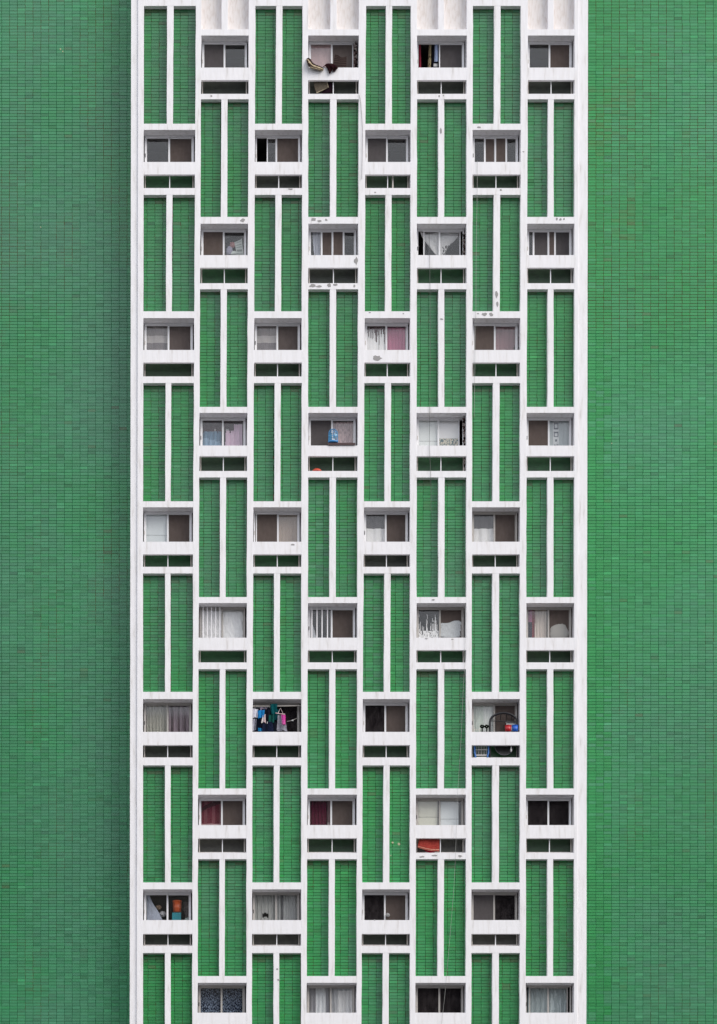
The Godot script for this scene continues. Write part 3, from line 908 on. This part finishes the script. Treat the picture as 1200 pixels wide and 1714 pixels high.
	drape("cloth", "pale blue cloth hanging slantwise beside clutter in a corner window", "cloth", [[[244, 1497, -0.48], [247, 1496, -0.47], [250, 1497, -0.48]], [[245, 1512, -0.47], [251, 1511, -0.44], [256, 1512, -0.47]], [[246, 1527, -0.47], [256, 1525, -0.43], [264, 1524, -0.47]], [[246, 1544, -0.47], [260, 1542, -0.43], [272, 1540, -0.46]]], K.call(0.42, 0.46, 0.55), null, 14, 16, null, "", 0.012)
	curtain(C, "dark blue lace curtain, nearer half to the end pillar, bottom row", C, 1, 5, 0.03, 0.48, 0.03, 1.0, func(u, v): return vary(K.call(0.20, 0.25, 0.33) if n_fine.get_noise_2d(u * 240.0, v * 130.0) > 0.1 else K.call(0.015, 0.02, 0.035), 0.2), 6.0, 0.012, null, -0.48, null, 0.0, 46, 40)
	curtain(C, "dark blue lace curtain, half farther from the end pillar, bottom row", C, 1, 5, 0.52, 0.97, 0.03, 1.0, func(u, v): return vary(K.call(0.20, 0.25, 0.33) if n_fine.get_noise_2d(u * 240.0 + 99.0, v * 130.0) > 0.1 else K.call(0.015, 0.02, 0.035), 0.2), 6.0, 0.012, null, -0.48, null, 0.0, 46, 40)
	curtain(C, "striped white and grey curtain, bottom row fourth bay", C, 3, 5, 0.02, 0.48, 0.03, 1.0, func(u, _v): return vary(K.call(0.62, 0.64, 0.66) if u > 0.36 and u < 0.82 else K.call(0.30, 0.30, 0.32), 0.05), 5.0, 0.03)
	curtain(C, "crumpled white plastic curtain, bottom row fourth bay", C, 3, 5, 0.5, 0.97, 0.03, 1.0, func(u, v): return vary(K.call(0.72, 0.75, 0.78) if u > 0.3 and v > 0.15 else K.call(0.42, 0.43, 0.45), 0.05), 5.0, 0.03, null, -0.48, null, 0.016)
	curtain(C, "pale teal-grey curtain, left half of the bottom window beside the right-hand pillar", C, 7, 5, 0.06, 0.5, 0.03, 1.0, func(u, _v): return vary(K.call(0.42, 0.48, 0.49) if u > 0.72 else K.call(0.30, 0.35, 0.36), 0.05), 4.0, 0.02)
	curtain(C, "streaked teal-grey curtain, right half of the bottom window beside the right-hand pillar", C, 7, 5, 0.5, 0.94, 0.03, 1.0, func(u, v): return vary(K.call(0.44, 0.50, 0.51) if n_fine.get_noise_2d(u * 60.0, v * 16.0) > 0.2 else K.call(0.31, 0.36, 0.37), 0.05), 4.0, 0.02)
	curtain(C, "beige curtain half hidden by its screen, ninth-row fifth bay", C, 4, 4, 0.52, 0.97, 0.0, 1.0, func(u, _v): return K.call(0.34, 0.29, 0.27) if u > 0.25 else K.call(0.16, 0.13, 0.12), 6.0)
	curtain(C, "plain grey curtain behind a dusty screen, tenth-row seventh bay", C, 6, 4, 0.0, 0.48, 0.0, 1.0, K.call(0.34, 0.33, 0.32), 4.0)

func build_objects():
	var K = func(r, g, b): return Color(r, g, b)
	# ---- rugs over the top parapet ----
	var stripes = func(u, v): return vary(K.call(0.035, 0.025, 0.022) if v < 0.24 or (v > 0.42 and v < 0.62) or (u < 0.22 and v > 0.3 and v < 0.85) else K.call(0.40, 0.33, 0.22), 0.12)
	drape("rug", "beige rug with dark stripes curling over the top parapet", "rug", [[[513, 98, 0.02], [518, 97, -0.02], [524, 105, -0.05], [533, 110, -0.06], [544, 113, -0.04]], [[513, 101, 0.10], [517, 102, 0.03], [523, 109, 0.06], [532, 112, 0.05], [541, 116, 0.05]], [[515, 107, 0.15], [520, 112, 0.15], [527, 114, 0.14], [534, 116, 0.12], [541, 117, 0.1]], [[517, 111, 0.10], [522, 114, 0.10], [528, 115, 0.10], [534, 117, 0.09], [540, 118, 0.08]]], stripes, null, 20, 16, null, "rugs and cloths hung from the top window", 0.014)
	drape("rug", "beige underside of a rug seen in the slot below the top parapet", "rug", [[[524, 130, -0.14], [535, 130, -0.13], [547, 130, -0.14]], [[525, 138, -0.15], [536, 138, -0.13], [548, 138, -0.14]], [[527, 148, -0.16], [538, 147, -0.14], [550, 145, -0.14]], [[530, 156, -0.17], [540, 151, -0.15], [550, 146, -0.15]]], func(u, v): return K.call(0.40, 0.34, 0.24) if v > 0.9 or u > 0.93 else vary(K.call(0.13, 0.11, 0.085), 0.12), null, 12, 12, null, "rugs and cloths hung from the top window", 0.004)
	drape("cloth", "dark maroon cloth hanging over the top parapet", "cloth", [[[540, 112, 0.0], [546, 107, -0.03], [553, 106, -0.04], [558, 107, -0.04], [562, 110, -0.02], [566, 112, 0.0]], [[545, 110.5, 0.06], [548, 109, 0.05], [553, 109, 0.09], [557, 110, 0.05], [562, 112, 0.09], [565, 114, 0.05]], [[547, 114, 0.05], [550, 115, 0.08], [554, 114, 0.05], [557, 114, 0.09], [560, 116, 0.05], [563, 116, 0.07]], [[551, 121, 0.05], [552, 124, 0.07], [554, 121, 0.05], [556, 115, 0.08], [558, 120, 0.06], [561, 119, 0.05]]], K.call(0.020, 0.008, 0.011), null, 14, 12, null, "rugs and cloths hung from the top window", 0.012)
	drape("cloth", "dark ribbed brown cloth propped upright against the top window", "cloth", [[[561, 91, -0.12], [567, 93, -0.10], [572, 96, -0.10], [580, 94, -0.12]], [[559, 100, -0.10], [567, 101, -0.08], [573, 102, -0.08], [580, 102, -0.10]], [[558, 113, -0.08], [566, 113, -0.06], [573, 113, -0.06], [579, 113, -0.08]]], func(_u, v): return K.call(0.055, 0.040, 0.038) if fmod(v * 7.0, 1.0) < 0.5 else K.call(0.030, 0.020, 0.021), null, 10, 28, null, "rugs and cloths hung from the top window", 0.006)
	drape("cloth", "very dark cloth hanging in the slot beside the rug underside", "cloth", [[[545, 130, -0.2], [553, 130, -0.18], [560, 130, -0.2]], [[545, 143, -0.2], [553, 143, -0.18], [559, 143, -0.2]], [[538, 156, -0.22], [549, 155, -0.2], [560, 155, -0.22]]], K.call(0.022, 0.012, 0.018), null, 10, 10, null, "rugs and cloths hung from the top window", 0.008)
	# ---- clothes in the open top window ----
	var cl = [["red garment hanging at the edge of the open top window", [[700, 72], [704, 72], [701, 113], [705, 113]], K.call(0.22, 0.03, 0.05)], ["tan patterned garment hanging in the open top window", [[718, 74], [722, 74], [716, 113], [721, 113]], K.call(0.34, 0.28, 0.17)], ["pale blue shirt hanging in the open top window", [[728, 73], [734, 72], [727, 103], [734, 103]], K.call(0.34, 0.42, 0.62)], ["dark trousers with a white patch hanging below the pale blue shirt", [[724, 76], [736, 76], [723, 113], [735, 113]], K.call(0.02, 0.02, 0.03)]]
	for i in cl.size():
		var q = cl[i][1]
		var z = -0.50 - (0.06 if i == 3 else 0.0)
		var c = cl[i][2]
		drape("garment", cl[i][0], "clothes", [[[q[0][0], q[0][1], z], [(q[0][0] + q[1][0]) * 0.5, q[0][1], z + 0.04], [q[1][0], q[1][1], z]], [[lerpf(q[0][0], q[2][0], 0.5), lerpf(q[0][1], q[2][1], 0.5), z], [(q[0][0] + q[3][0]) * 0.5, lerpf(q[0][1], q[2][1], 0.5), z + 0.05], [lerpf(q[1][0], q[3][0], 0.5), lerpf(q[1][1], q[3][1], 0.5), z]], [[q[2][0], q[2][1], z], [(q[2][0] + q[3][0]) * 0.5, q[2][1], z + 0.05], [q[3][0], q[3][1], z]]], (func(u, v): return K.call(0.7, 0.7, 0.7) if i == 3 and v > 0.78 and v < 0.9 and u > 0.3 and u < 0.7 else (K.call(0.08, 0.06, 0.04) if i == 1 and rng.randf() < 0.35 else vary(c, 0.12))), null, 8, 14, null, "clothes in the open top window", 0.005)
	# ---- plastic bags behind the second-bay window ----
	var bags = [["lilac printed plastic bag low in the second-bay window", 384, 420, 0.11, 0.13, K.call(0.34, 0.33, 0.42)], ["red and white paper bag above the lilac one", 389, 410, 0.09, 0.09, K.call(0.42, 0.20, 0.20)], ["white plastic bag at the foot of the second-bay window", 392, 424, 0.14, 0.07, K.call(0.62, 0.68, 0.64)]]
	for i in bags.size():
		var b = bags[i]
		ORG = at(b[1], b[2] + 3, -0.47)
		var st = nb()
		blob(st, at(b[1], b[2], -0.49), Vector3(b[3], b[4], 0.05), 0.25, 20 + i, b[5])
		lone(st, "plastic_bag", M.cloth, b[0], "bag", "bags behind the second-bay window")
	ORG = Vector3.ZERO
	drape("newspaper", "pale folded newspaper leaning behind the second-bay glass", "newspaper", [[[392, 405, -0.46], [398, 403, -0.45], [405, 399, -0.46]], [[394, 414, -0.46], [400, 413, -0.45], [406, 412, -0.46]], [[396, 427, -0.46], [402, 428, -0.45], [408, 428, -0.46]]], func(u, v): return K.call(0.30, 0.33, 0.31) if fmod(v * 6.0, 1.0) < 0.35 and u > 0.2 and u < 0.8 else K.call(0.56, 0.60, 0.57), M.paper, 12, 20, null, "", 0.002)
	# ---- birdcage and its tray ----
	var c0 = at(557.5, 741, -0.02)
	var cage = thing("birdcage", "blue wire birdcage standing on a tray at the parapet", "birdcage", c0)
	var st = nb()
	lathe(st, Vector3.ZERO, [[0.0, 0.0], [0.15, 0.0], [0.165, 0.05], [0.15, 0.05], [0.14, 0.02], [0.0, 0.02]], 18, 0.6, K.call(0.03, 0.20, 0.48))
	fin(st, "base", M.plastic, cage)
	for i in 12:
		var an = TAU * i / 12.0
		var x = cos(an)
		var zz = sin(an) * 0.6
		st = nb()
		var arc = [Vector3(x * 0.145, 0.05, zz * 0.145), Vector3(x * 0.145, 0.3, zz * 0.145), Vector3(x * 0.125, 0.37, zz * 0.125), Vector3(x * 0.07, 0.42, zz * 0.07), Vector3(0, 0.435, 0)]
		tube(st, arc, 0.006, 5, K.call(0.05, 0.28, 0.55))
		fin(st, "wire", M.plastic, cage)
	st = nb()
	lathe(st, Vector3(0, 0.19, 0), [[0.142, -0.008], [0.152, -0.008], [0.152, 0.008], [0.142, 0.008]], 18, 0.6, K.call(0.05, 0.28, 0.55))
	fin(st, "band", M.plastic, cage)
	st = nb()
	lathe(st, Vector3(0, 0.31, 0), [[0.138, -0.008], [0.148, -0.008], [0.148, 0.008], [0.138, 0.008]], 18, 0.6, K.call(0.05, 0.28, 0.55))
	fin(st, "band", M.plastic, cage)
	st = nb()
	box(st, Vector3(-0.14, 0.05, -0.085), Vector3(-0.03, 0.34, -0.08), K.call(0.05, 0.22, 0.32))
	fin(st, "back_panel", M.plastic, cage)
	st = nb()
	box(st, Vector3(-0.03, 0.055, 0.0), Vector3(0.05, 0.11, 0.05), K.call(0.75, 0.78, 0.78))
	fin(st, "feeder", M.plastic, cage)
	st = nb()
	blob(st, Vector3(0.06, 0.2, 0.03), Vector3(0.05, 0.085, 0.04), 0.3, 3, K.call(0.35, 0.55, 0.68))
	fin(st, "toy", M.plastic, cage)
	ORG = at(571, 744, 0.02)
	st = nb()
	box(st, at(549, 743.4, -0.08), at(594.5, 744.8, 0.03), K.call(0.06, 0.03, 0.03))
	lone(st, "tray", M.plastic, "thin dark brown tray lying on the parapet under the birdcage", "tray")
	ORG = at(530, 789, -0.25)
	st = nb()
	lathe(st, at(530.5, 789, -0.24), [[0.15, 0.0], [0.14, 0.035], [0.09, 0.075], [0.045, 0.09], [0.0, 0.09]], 20, 0.6, K.call(0.55, 0.07, 0.035))
	lone(st, "red_bowl", M.plastic, "upturned orange-red bowl in the slot below the birdcage", "bowl")
	ORG = Vector3.ZERO
	# ---- rubble packed beside two windows ----
	for q in [[595.5, 70, 112, "crumbled plaster packed beside the window with rugs", 3], [777, 700, 745, "crumbled dark plaster packed beside the newspaper-patched window", 5], [777.5, 766, 787, "crumbled plaster at the side of the slot below the newspaper", 6], [777, 390, 426, "crumbled plaster beside the swagged white cloth", 8]]:
		ORG = at(q[0], q[2], -0.3)
		st = nb()
		var n = int((q[2] - q[1]) / 2.6)
		for i in n:
			var w = lerpf(q[1], q[2], (i + 0.5) / n)
			blob(st, at(q[0] + rng.randf_range(-1.6, 1.6), w, rng.randf_range(-0.33, -0.25)), Vector3(0.04, 0.034, 0.04) * rng.randf_range(0.7, 1.25), 0.4, q[4] * 31 + i, [K.call(0.03, 0.02, 0.02), K.call(0.10, 0.07, 0.065), K.call(0.36, 0.32, 0.30)][rng.randi() % 3])
		lone(st, "plaster_rubble", M.rubble, q[3], "rubble", "rubble beside the windows").set_meta("kind", "stuff")
	ORG = Vector3.ZERO
	# ---- bars over two windows ----
	for q in [[[340, 347, 354, 361, 368], 1010, 1072, "five white bars across the foil-covered pane"], [[522, 530.5, 539, 548], 1012, 1072, "four white bars across a dark pane"]]:
		var b0 = at(q[0][0], q[2], -0.3)
		var grille = thing("window_grille", q[3], "grille", b0, "white window bars")
		for u in q[0]:
			st = nb()
			ORG = b0
			box(st, at(u - 0.85, q[1], -0.29), at(u + 0.85, q[2], -0.32))
			fin(st, "bar", M.white, grille)
		for w in [q[1] + 1.0, q[2] - 1.0]:
			st = nb()
			box(st, at(q[0][0] - 3, w - 0.7, -0.322), at(q[0][-1] + 3, w + 0.7, -0.335))
			fin(st, "rail", M.white, grille)
		ORG = Vector3.ZERO
	build_laundry()
	build_balcony_things()
	build_cords()

func build_laundry():
	var K = func(r, g, b): return Color(r, g, b)
	var st = nb()
	ORG = at(463, 1181.5, -0.18)
	tube(st, [at(422.5, 1182, -0.18), at(463, 1182, -0.18), at(504.5, 1181, -0.18)], 0.017, 8)
	lone(st, "drying_pole", M.rail, "pale drying pole across the window full of laundry", "pole")
	ORG = Vector3.ZERO
	var G = "laundry on the drying pole"
	var items = [
		["wide black jacket at the back of the laundry", [428, 1184, 464, 1184, 424, 1226, 468, 1226], K.call(0.008, 0.010, 0.014), -0.24],
		["black hooded top between the blue shirt and the teal shirt", [438, 1187, 454, 1186, 436, 1216, 452, 1214], K.call(0.012, 0.014, 0.022), -0.15],
		["dark navy shorts under the black hooded top", [440, 1208, 458, 1208, 438, 1226, 460, 1226], K.call(0.012, 0.016, 0.035), -0.09],
		["dark teal vest behind the clip hanger", [455, 1188, 468, 1187, 454, 1206, 466, 1206], K.call(0.008, 0.065, 0.075), -0.17],
		["white shirt at the far end of the drying pole", [423, 1186, 432, 1187, 423, 1202, 431, 1201], K.call(0.66, 0.66, 0.74), -0.14],
		["grey and white patterned garment below the white shirt", [423, 1204, 429, 1203, 422, 1224, 428, 1222], K.call(0.40, 0.40, 0.48), -0.12],
		["bright blue shirt on the drying pole", [431, 1189, 443, 1188, 432, 1203, 442, 1201], K.call(0.02, 0.20, 0.48), -0.10],
		["mauve garment behind the bright blue shirt", [435, 1184, 449, 1184, 438, 1199, 446, 1199], K.call(0.24, 0.20, 0.27), -0.20],
		["pale pink garment beside the blue shirt", [440, 1197, 444, 1196, 437, 1210, 445, 1210], K.call(0.55, 0.42, 0.44), -0.08],
		["dark navy trousers hanging low under the blue shirt", [427, 1202, 448, 1205, 426, 1225, 449, 1225], K.call(0.010, 0.012, 0.022), -0.13],
		["small bright blue garment at the foot of the laundry", [432, 1218, 438, 1219, 432, 1224, 440, 1225], K.call(0.02, 0.20, 0.42), -0.08],
		["black garment beside the dark teal shirt", [447, 1185, 456, 1185, 446, 1208, 455, 1208], K.call(0.012, 0.014, 0.016), -0.16],
		["dark teal shirt hung over the drying pole", [452, 1179, 464, 1178, 454, 1196, 463, 1195], K.call(0.008, 0.085, 0.095), -0.12],
		["dark green garment under the teal shirt", [450, 1197, 459, 1196, 449, 1210, 459, 1210], K.call(0.012, 0.075, 0.065), -0.10],
		["black trousers in the middle of the laundry", [447, 1208, 465, 1207, 446, 1225, 466, 1225], K.call(0.010, 0.012, 0.018), -0.11],
		["grey patterned skirt hanging from the clip rack", [465, 1197, 476, 1197, 463, 1223, 481, 1224], K.call(0.20, 0.20, 0.24), -0.09],
		["bright pink garment clipped in front of the grey skirt", [471, 1196, 478, 1197, 472, 1212, 478, 1213], K.call(0.68, 0.09, 0.40), -0.05]]
	for i in items.size():
		var q = items[i][1]
		var z = items[i][3]
		var c = items[i][2]
		var rows = []
		for j in 4:
			var v = j / 3.0
			var l = lerpf(q[0], q[4], v)
			var r = lerpf(q[2], q[6], v)
			var wl = lerpf(q[1], q[5], v)
			var wr = lerpf(q[3], q[7], v)
			var row = []
			for k in 5:
				var u = k / 4.0
				row.append([lerpf(l, r, u), lerpf(wl, wr, u) + rng.randf_range(-0.6, 0.6), z + 0.03 * sin(k * 2.3 + i)])
			rows.append(row)
		drape("garment", items[i][0], "clothes", rows, func(u, v):
			if i == 5 or i == 15: return vary(c, 0.3)
			if i == 14 and v < 0.22 and absf(u - 0.15) < 0.12: return K.call(0.75, 0.75, 0.75)
			if i == 8: return vary(c if u > 0.45 else K.call(0.75, 0.72, 0.72), 0.1)
			if i == 16 and v > 0.6 and rng.randf() < 0.2: return K.call(0.75, 0.3, 0.5)
			return vary(c, 0.12), null, 12, 14, func(u, v): return v > 0.93 and sin(u * 9.0 + i) > 0.3, G, 0.007)
	# clip hanger
	ORG = at(469, 1195, -0.1)
	st = nb()
	tube(st, [at(465, 1194, -0.1), at(469.5, 1185.5, -0.1), at(473.5, 1194, -0.1)], 0.008, 5, K.call(0.7, 0.6, 0.6))
	tube(st, [at(461, 1193.5, -0.1), at(469, 1195, -0.1), at(477, 1195.5, -0.1)], 0.014, 5, K.call(0.62, 0.42, 0.46))
	lone(st, "clip_hanger", M.plastic, "pink and white clip hanger holding the skirt", "hanger")
	ORG = at(490, 1206, -0.15)
	st = nb()
	tube(st, [at(480, 1207.5, -0.15), at(489, 1206, -0.14), at(497, 1202, -0.15)], 0.006, 5, K.call(0.45, 0.43, 0.40))
	blob(st, at(489.5, 1206, -0.14), Vector3(0.035, 0.02, 0.02), 0.3, 2, K.call(0.7, 0.7, 0.7))
	lone(st, "empty_hanger", M.plastic, "thin empty hanger in front of the dark screen", "hanger")
	ORG = Vector3.ZERO
	# orange bucket on a teal crate, clutter
	bucket("orange_bucket", "orange bucket standing on a teal box inside a corner window", 296.5, 1527, -0.52, 16, 19, Color(0.50, 0.10, 0.035))
	ORG = at(295, 1541, -0.5)
	st = nb()
	box(st, at(288, 1527.5, -0.44), at(303, 1545, -0.60), Color(0.03, 0.30, 0.36))
	lone(st, "teal_box", M.plastic, "teal plastic box under the orange bucket", "box")
	for q in [[272, 1530, "white crumpled bag beside the slanting blue cloth", 0.10, Color(0.5, 0.5, 0.52)], [265, 1519, "tan carton behind the slanting blue cloth", 0.09, Color(0.24, 0.17, 0.12)], [314, 1540, "pale green and white crumpled packet beside the teal box", 0.10, Color(0.5, 0.6, 0.57)], [316, 1522, "dim grey sack standing behind the orange bucket", 0.17, Color(0.10, 0.09, 0.09)]]:
		ORG = at(q[0], q[1] + 4, -0.5)
		st = nb()
		blob(st, at(q[0], q[1], -0.53), Vector3(q[3], q[3] * (1.6 if q[3] > 0.15 else 0.8), 0.06), 0.35, int(q[0]), q[4])
		lone(st, "clutter_bag", M.cloth, q[2], "bag", "clutter in the corner window")
	ORG = Vector3.ZERO

func build_balcony_things():
	var K = func(r, g, b): return Color(r, g, b)
	# headboard
	var z = -0.17
	var b0 = at(843, 1270, z)
	var t = thing("bed_headboard", "black arched tubular bed headboard stored upright on the ledge", "headboard", b0)
	ORG = b0
	var st = nb()
	var arch = [at(820, 1271, z), at(820, 1240, z), at(820, 1210, z)]
	for i in 13:
		var an = PI - PI * i / 12.0
		arch.append(at(842.7 + cos(an) * 22.5, 1208 - sin(an) * 14.5, z))
	arch.append_array([at(865.5, 1212, z), at(866, 1240, z), at(866.5, 1271, z)])
	tube(st, arch, 0.036, 8)
	fin(st, "arch", M.black, t)
	for w in [1207.0, 1228.0]:
		st = nb()
		tube(st, [at(820, w, z), at(866, w, z)], 0.012, 6)
		fin(st, "crossbar", M.black, t)
	for u in [829.5, 838, 847.5, 856]:
		st = nb()
		tube(st, [at(u, 1195.5, z), at(u, 1207, z)], 0.010, 6)
		fin(st, "spindle", M.black, t)
	st = nb()
	tube(st, [at(829.5, 1207, z), at(829.5, 1226, z)], 0.012, 6)
	fin(st, "spindle", M.black, t)
	ORG = Vector3.ZERO
	bucket("red_bucket", "small red bucket on the parapet by the black headboard", 850.5, 1224.5, -0.06, 11.5, 10, K.call(0.42, 0.012, 0.02), "buckets on the parapet")
	bucket("blue_bucket", "small bright blue bucket beside the red one", 862, 1224.5, -0.06, 11, 10, K.call(0.01, 0.10, 0.50), "buckets on the parapet")
	ORG = at(854, 1222, -0.28)
	st = nb()
	box(st, at(846.5, 1208.5, -0.24), at(863.5, 1210.5, -0.35), K.call(0.62, 0.66, 0.66))
	box(st, at(847.5, 1210.5, -0.25), at(862.5, 1224, -0.34), K.call(0.46, 0.50, 0.50))
	lone(st, "storage_box", M.plastic, "translucent white lidded box behind the buckets", "box")
	# small black pot plants and a wire stand
	for q in [[807, 1216], [814.5, 1216]]:
		ORG = at(q[0], 1225, -0.08)
		st = nb()
		tube(st, [at(q[0], 1226, -0.08), at(q[0], 1218, -0.08)], 0.02, 6, K.call(0.012, 0.012, 0.012))
		for i in 7:
			var an = TAU * i / 7.0
			blob(st, at(q[0] + cos(an) * 2.4, q[1] + sin(an) * 1.7, -0.08 + 0.03 * sin(an * 2.0)), Vector3(0.03, 0.022, 0.02), 0.5, 70 + i, K.call(0.010, 0.012, 0.010))
		lone(st, "withered_plant", M.cloth, "small black withered plant, nearer the headboard" if q[0] > 810 else "small black withered plant, nearer the wire stand", "plant", "withered plants on the parapet")
	ORG = at(798, 1225, -0.08)
	st = nb()
	for u in [794.0, 802.5]:
		tube(st, [at(u, 1226, -0.08), at(u, 1218, -0.08)], 0.008, 5)
	tube(st, [at(793, 1221.5, -0.08), at(803.5, 1221.5, -0.08)], 0.006, 5)
	lone(st, "wire_stand", M.rail, "little grey wire stand at the corner of the parapet", "stand")
	# slot: rack, basin, bottle
	var r0 = at(806, 1271, -0.16)
	t = thing("folding_rack", "blue-framed folding rack with a white wire grid in the slot", "rack", r0)
	ORG = r0
	for k in 2:
		st = nb()
		var u = [794.5, 817.5][k]
		var d = [1.0, -1.0][k]
		tube(st, [at(u, 1243, -0.14), at(u, 1260, -0.14), at(u + d * 1.2, 1264, -0.14), at(u + d * 1.5, 1272, -0.14)], 0.026, 7, K.call(0.05, 0.17, 0.48))
		fin(st, "side_tube", M.plastic, t)
	for i in 7:
		st = nb()
		var u = lerpf(798, 814, i / 6.0)
		tube(st, [at(u, 1243, -0.15), at(u, 1263, -0.15)], 0.008, 5, K.call(0.45, 0.45, 0.45))
		fin(st, "grid_wire", M.plastic, t)
	for w in [1248.0, 1255.0, 1264.0]:
		st = nb()
		tube(st, [at(796, w, -0.15), at(816, w, -0.15)], 0.008 if w < 1260 else 0.016, 5, K.call(0.6, 0.6, 0.6))
		fin(st, "grid_wire", M.plastic, t)
	st = nb()
	box(st, at(797.5, 1267, -0.15), at(814.5, 1271.5, -0.2), K.call(0.75, 0.74, 0.71))
	fin(st, "tray", M.plastic, t)
	ORG = at(845, 1266, -0.28)
	st = nb()
	var c = at(844, 1249, -0.26)
	var ring = []
	for i in 25:
		var an = TAU * i / 24.0
		ring.append(c + Vector3(cos(an) * 0.30, sin(an) * 0.28, 0.0))
	tube(st, ring, 0.012, 6, K.call(0.10, 0.10, 0.11))
	for i in 24:
		SG = 0
		vert(st, c + Vector3(0, 0, -0.06), K.call(0.02, 0.02, 0.022)); vert(st, ring[i], K.call(0.02, 0.02, 0.022)); vert(st, ring[i + 1], K.call(0.02, 0.02, 0.022))
	lone(st, "basin", M.plastic, "large black round basin standing on edge in the slot", "basin")
	ORG = at(855.5, 1259, -0.14)
	st = nb()
	lathe(st, at(855.5, 1258, -0.14), [[0.0, 0.0], [0.028, 0.0], [0.03, 0.06], [0.022, 0.09], [0.012, 0.12], [0.02, 0.13], [0.02, 0.15], [0.0, 0.15]], 12, 1.0, K.call(0.75, 0.75, 0.74))
	lone(st, "white_bottle", M.plastic, "small white bottle hanging before the black basin", "bottle")
	ORG = Vector3.ZERO
	# towel in the slot
	drape("towel", "red-orange towel with a pale stripe hanging in a slot", "towel", [[[701, 1398, -0.14], [712, 1398, -0.12], [724, 1398, -0.14], [736, 1398, -0.13]], [[701, 1406, -0.13], [712, 1407, -0.11], [724, 1407, -0.13], [735.5, 1407, -0.12]], [[699.5, 1415, -0.12], [711, 1418, -0.10], [723, 1420, -0.12], [735.5, 1420, -0.11]], [[699, 1418, -0.12], [711, 1422, -0.10], [723, 1424, -0.12], [735, 1425, -0.11]]], func(_u, v): return vary(K.call(0.62, 0.33, 0.24) if (v > 0.70 and v < 0.78) or v > 0.95 else K.call(0.32, 0.05, 0.04), 0.18), null, 18, 18, null, "", 0.004)
	drape("cloth", "crimson cloth showing under the red-orange towel", "cloth", [[[704, 1410, -0.18], [718, 1410, -0.17], [732, 1410, -0.18]], [[708, 1420, -0.17], [718, 1421, -0.16], [730, 1421, -0.17]], [[713, 1425, -0.17], [719, 1427, -0.16], [727, 1427, -0.17]]], K.call(0.26, 0.012, 0.03), null, 10, 8, null, "", 0.005)
	# black bird and cup at the screens
	ORG = at(647, 1534, -0.33)
	st = nb()
	blob(st, at(649, 1531.5, -0.32), Vector3(0.07, 0.06, 0.03), 0.25, 12, K.call(0.30, 0.30, 0.30))
	lone(st, "grey_ball", M.cloth, "crumpled grey ball wedged at the sash of a dark window", "bag")
	ORG = Vector3.ZERO

func build_cords():
	var cords = [
		["thin grey wire hanging past the swagged cloth and the newspaper", M.dark_cord, 0.006, [[718, 388], [719, 430], [720, 520], [720, 620], [719, 700], [718.5, 745], [719.5, 765], [721, 800], [721.5, 860]]],
		["long pale cord hanging down the sixth bay to the bottom row", M.cord, 0.004, [[780, 1090], [776, 1140], [772, 1230], [766, 1330], [763.5, 1400], [760, 1480], [752, 1580], [745, 1660], [739, 1716], [737, 1740]]],
		["pale thread hanging in front of the seventh bay", M.cord, 0.005, [[799, 268], [798.5, 330], [797, 420], [796.5, 520], [795, 600], [793.5, 700]]],
		["slack grey wire along the pillar below the rugs", M.dark_cord, 0.006, [[600.5, 158], [603, 168], [604.5, 184], [606, 205], [606.5, 230], [605.5, 300]]],
		["short fine cord beside the window with white film hanging in shreds", M.cord, 0.005, [[778, 1010], [779, 1050], [778, 1090], [776, 1110]]]]
	for c in cords:
		var pts = []
		for p in c[3]: pts.append(at(p[0], p[1], 0.025))
		var fine = []
		for i in pts.size() - 1:
			for k in 6: fine.append(pts[i].cubic_interpolate(pts[i + 1], pts[max(i - 1, 0)], pts[min(i + 2, pts.size() - 1)], k / 6.0))
		fine.append(pts[-1])
		ORG = pts[-1]
		var st = nb()
		tube(st, fine, c[2], 5)
		lone(st, "hanging_cord", c[1], c[0], "cord", "cords hanging down the front")
	ORG = Vector3.ZERO

# the blocks across the street, behind the viewer: they are what the lower panes and glazed tiles mirror
func build_opposite():
	var q = [[-62.0, 40.0, 58.0, "tall grey block across the street, facing the green one"], [-14.0, 44.0, 70.0, "tallest beige block across the street"], [36.0, 46.0, 52.0, "lowest dun block across the street"]]
	var tones = [lin(0.24, 0.235, 0.23), lin(0.27, 0.25, 0.22), lin(0.22, 0.205, 0.19)]
	for i in q.size():
		var b = q[i]
		var t = thing("opposite_block", b[3], "building", Vector3(b[0], 0.01, 128.0), "blocks across the street")
		var st = nb()
		box(st, Vector3(-b[1] * 0.5, 0, 0), Vector3(b[1] * 0.5, b[2], 16.0))
		fin(st, "wall", mat(tones[i], 0.9), t)
		st = nb()
		box(st, Vector3(-b[1] * 0.5 - 0.2, b[2], -0.2), Vector3(b[1] * 0.5 + 0.2, b[2] + 0.9, 16.2))
		fin(st, "coping", mat(tones[i], 0.9), t)
		var glass = mat(lin(0.03, 0.032, 0.036), 0.15)
		for k in int(b[2] / 3.0) - 1:
			st = nb()
			box(st, Vector3(-b[1] * 0.5 + 1.0, 3.9 + k * 3.0, -0.03), Vector3(b[1] * 0.5 - 1.0, 5.3 + k * 3.0, 0.0))
			fin(st, "window_band", glass, t)
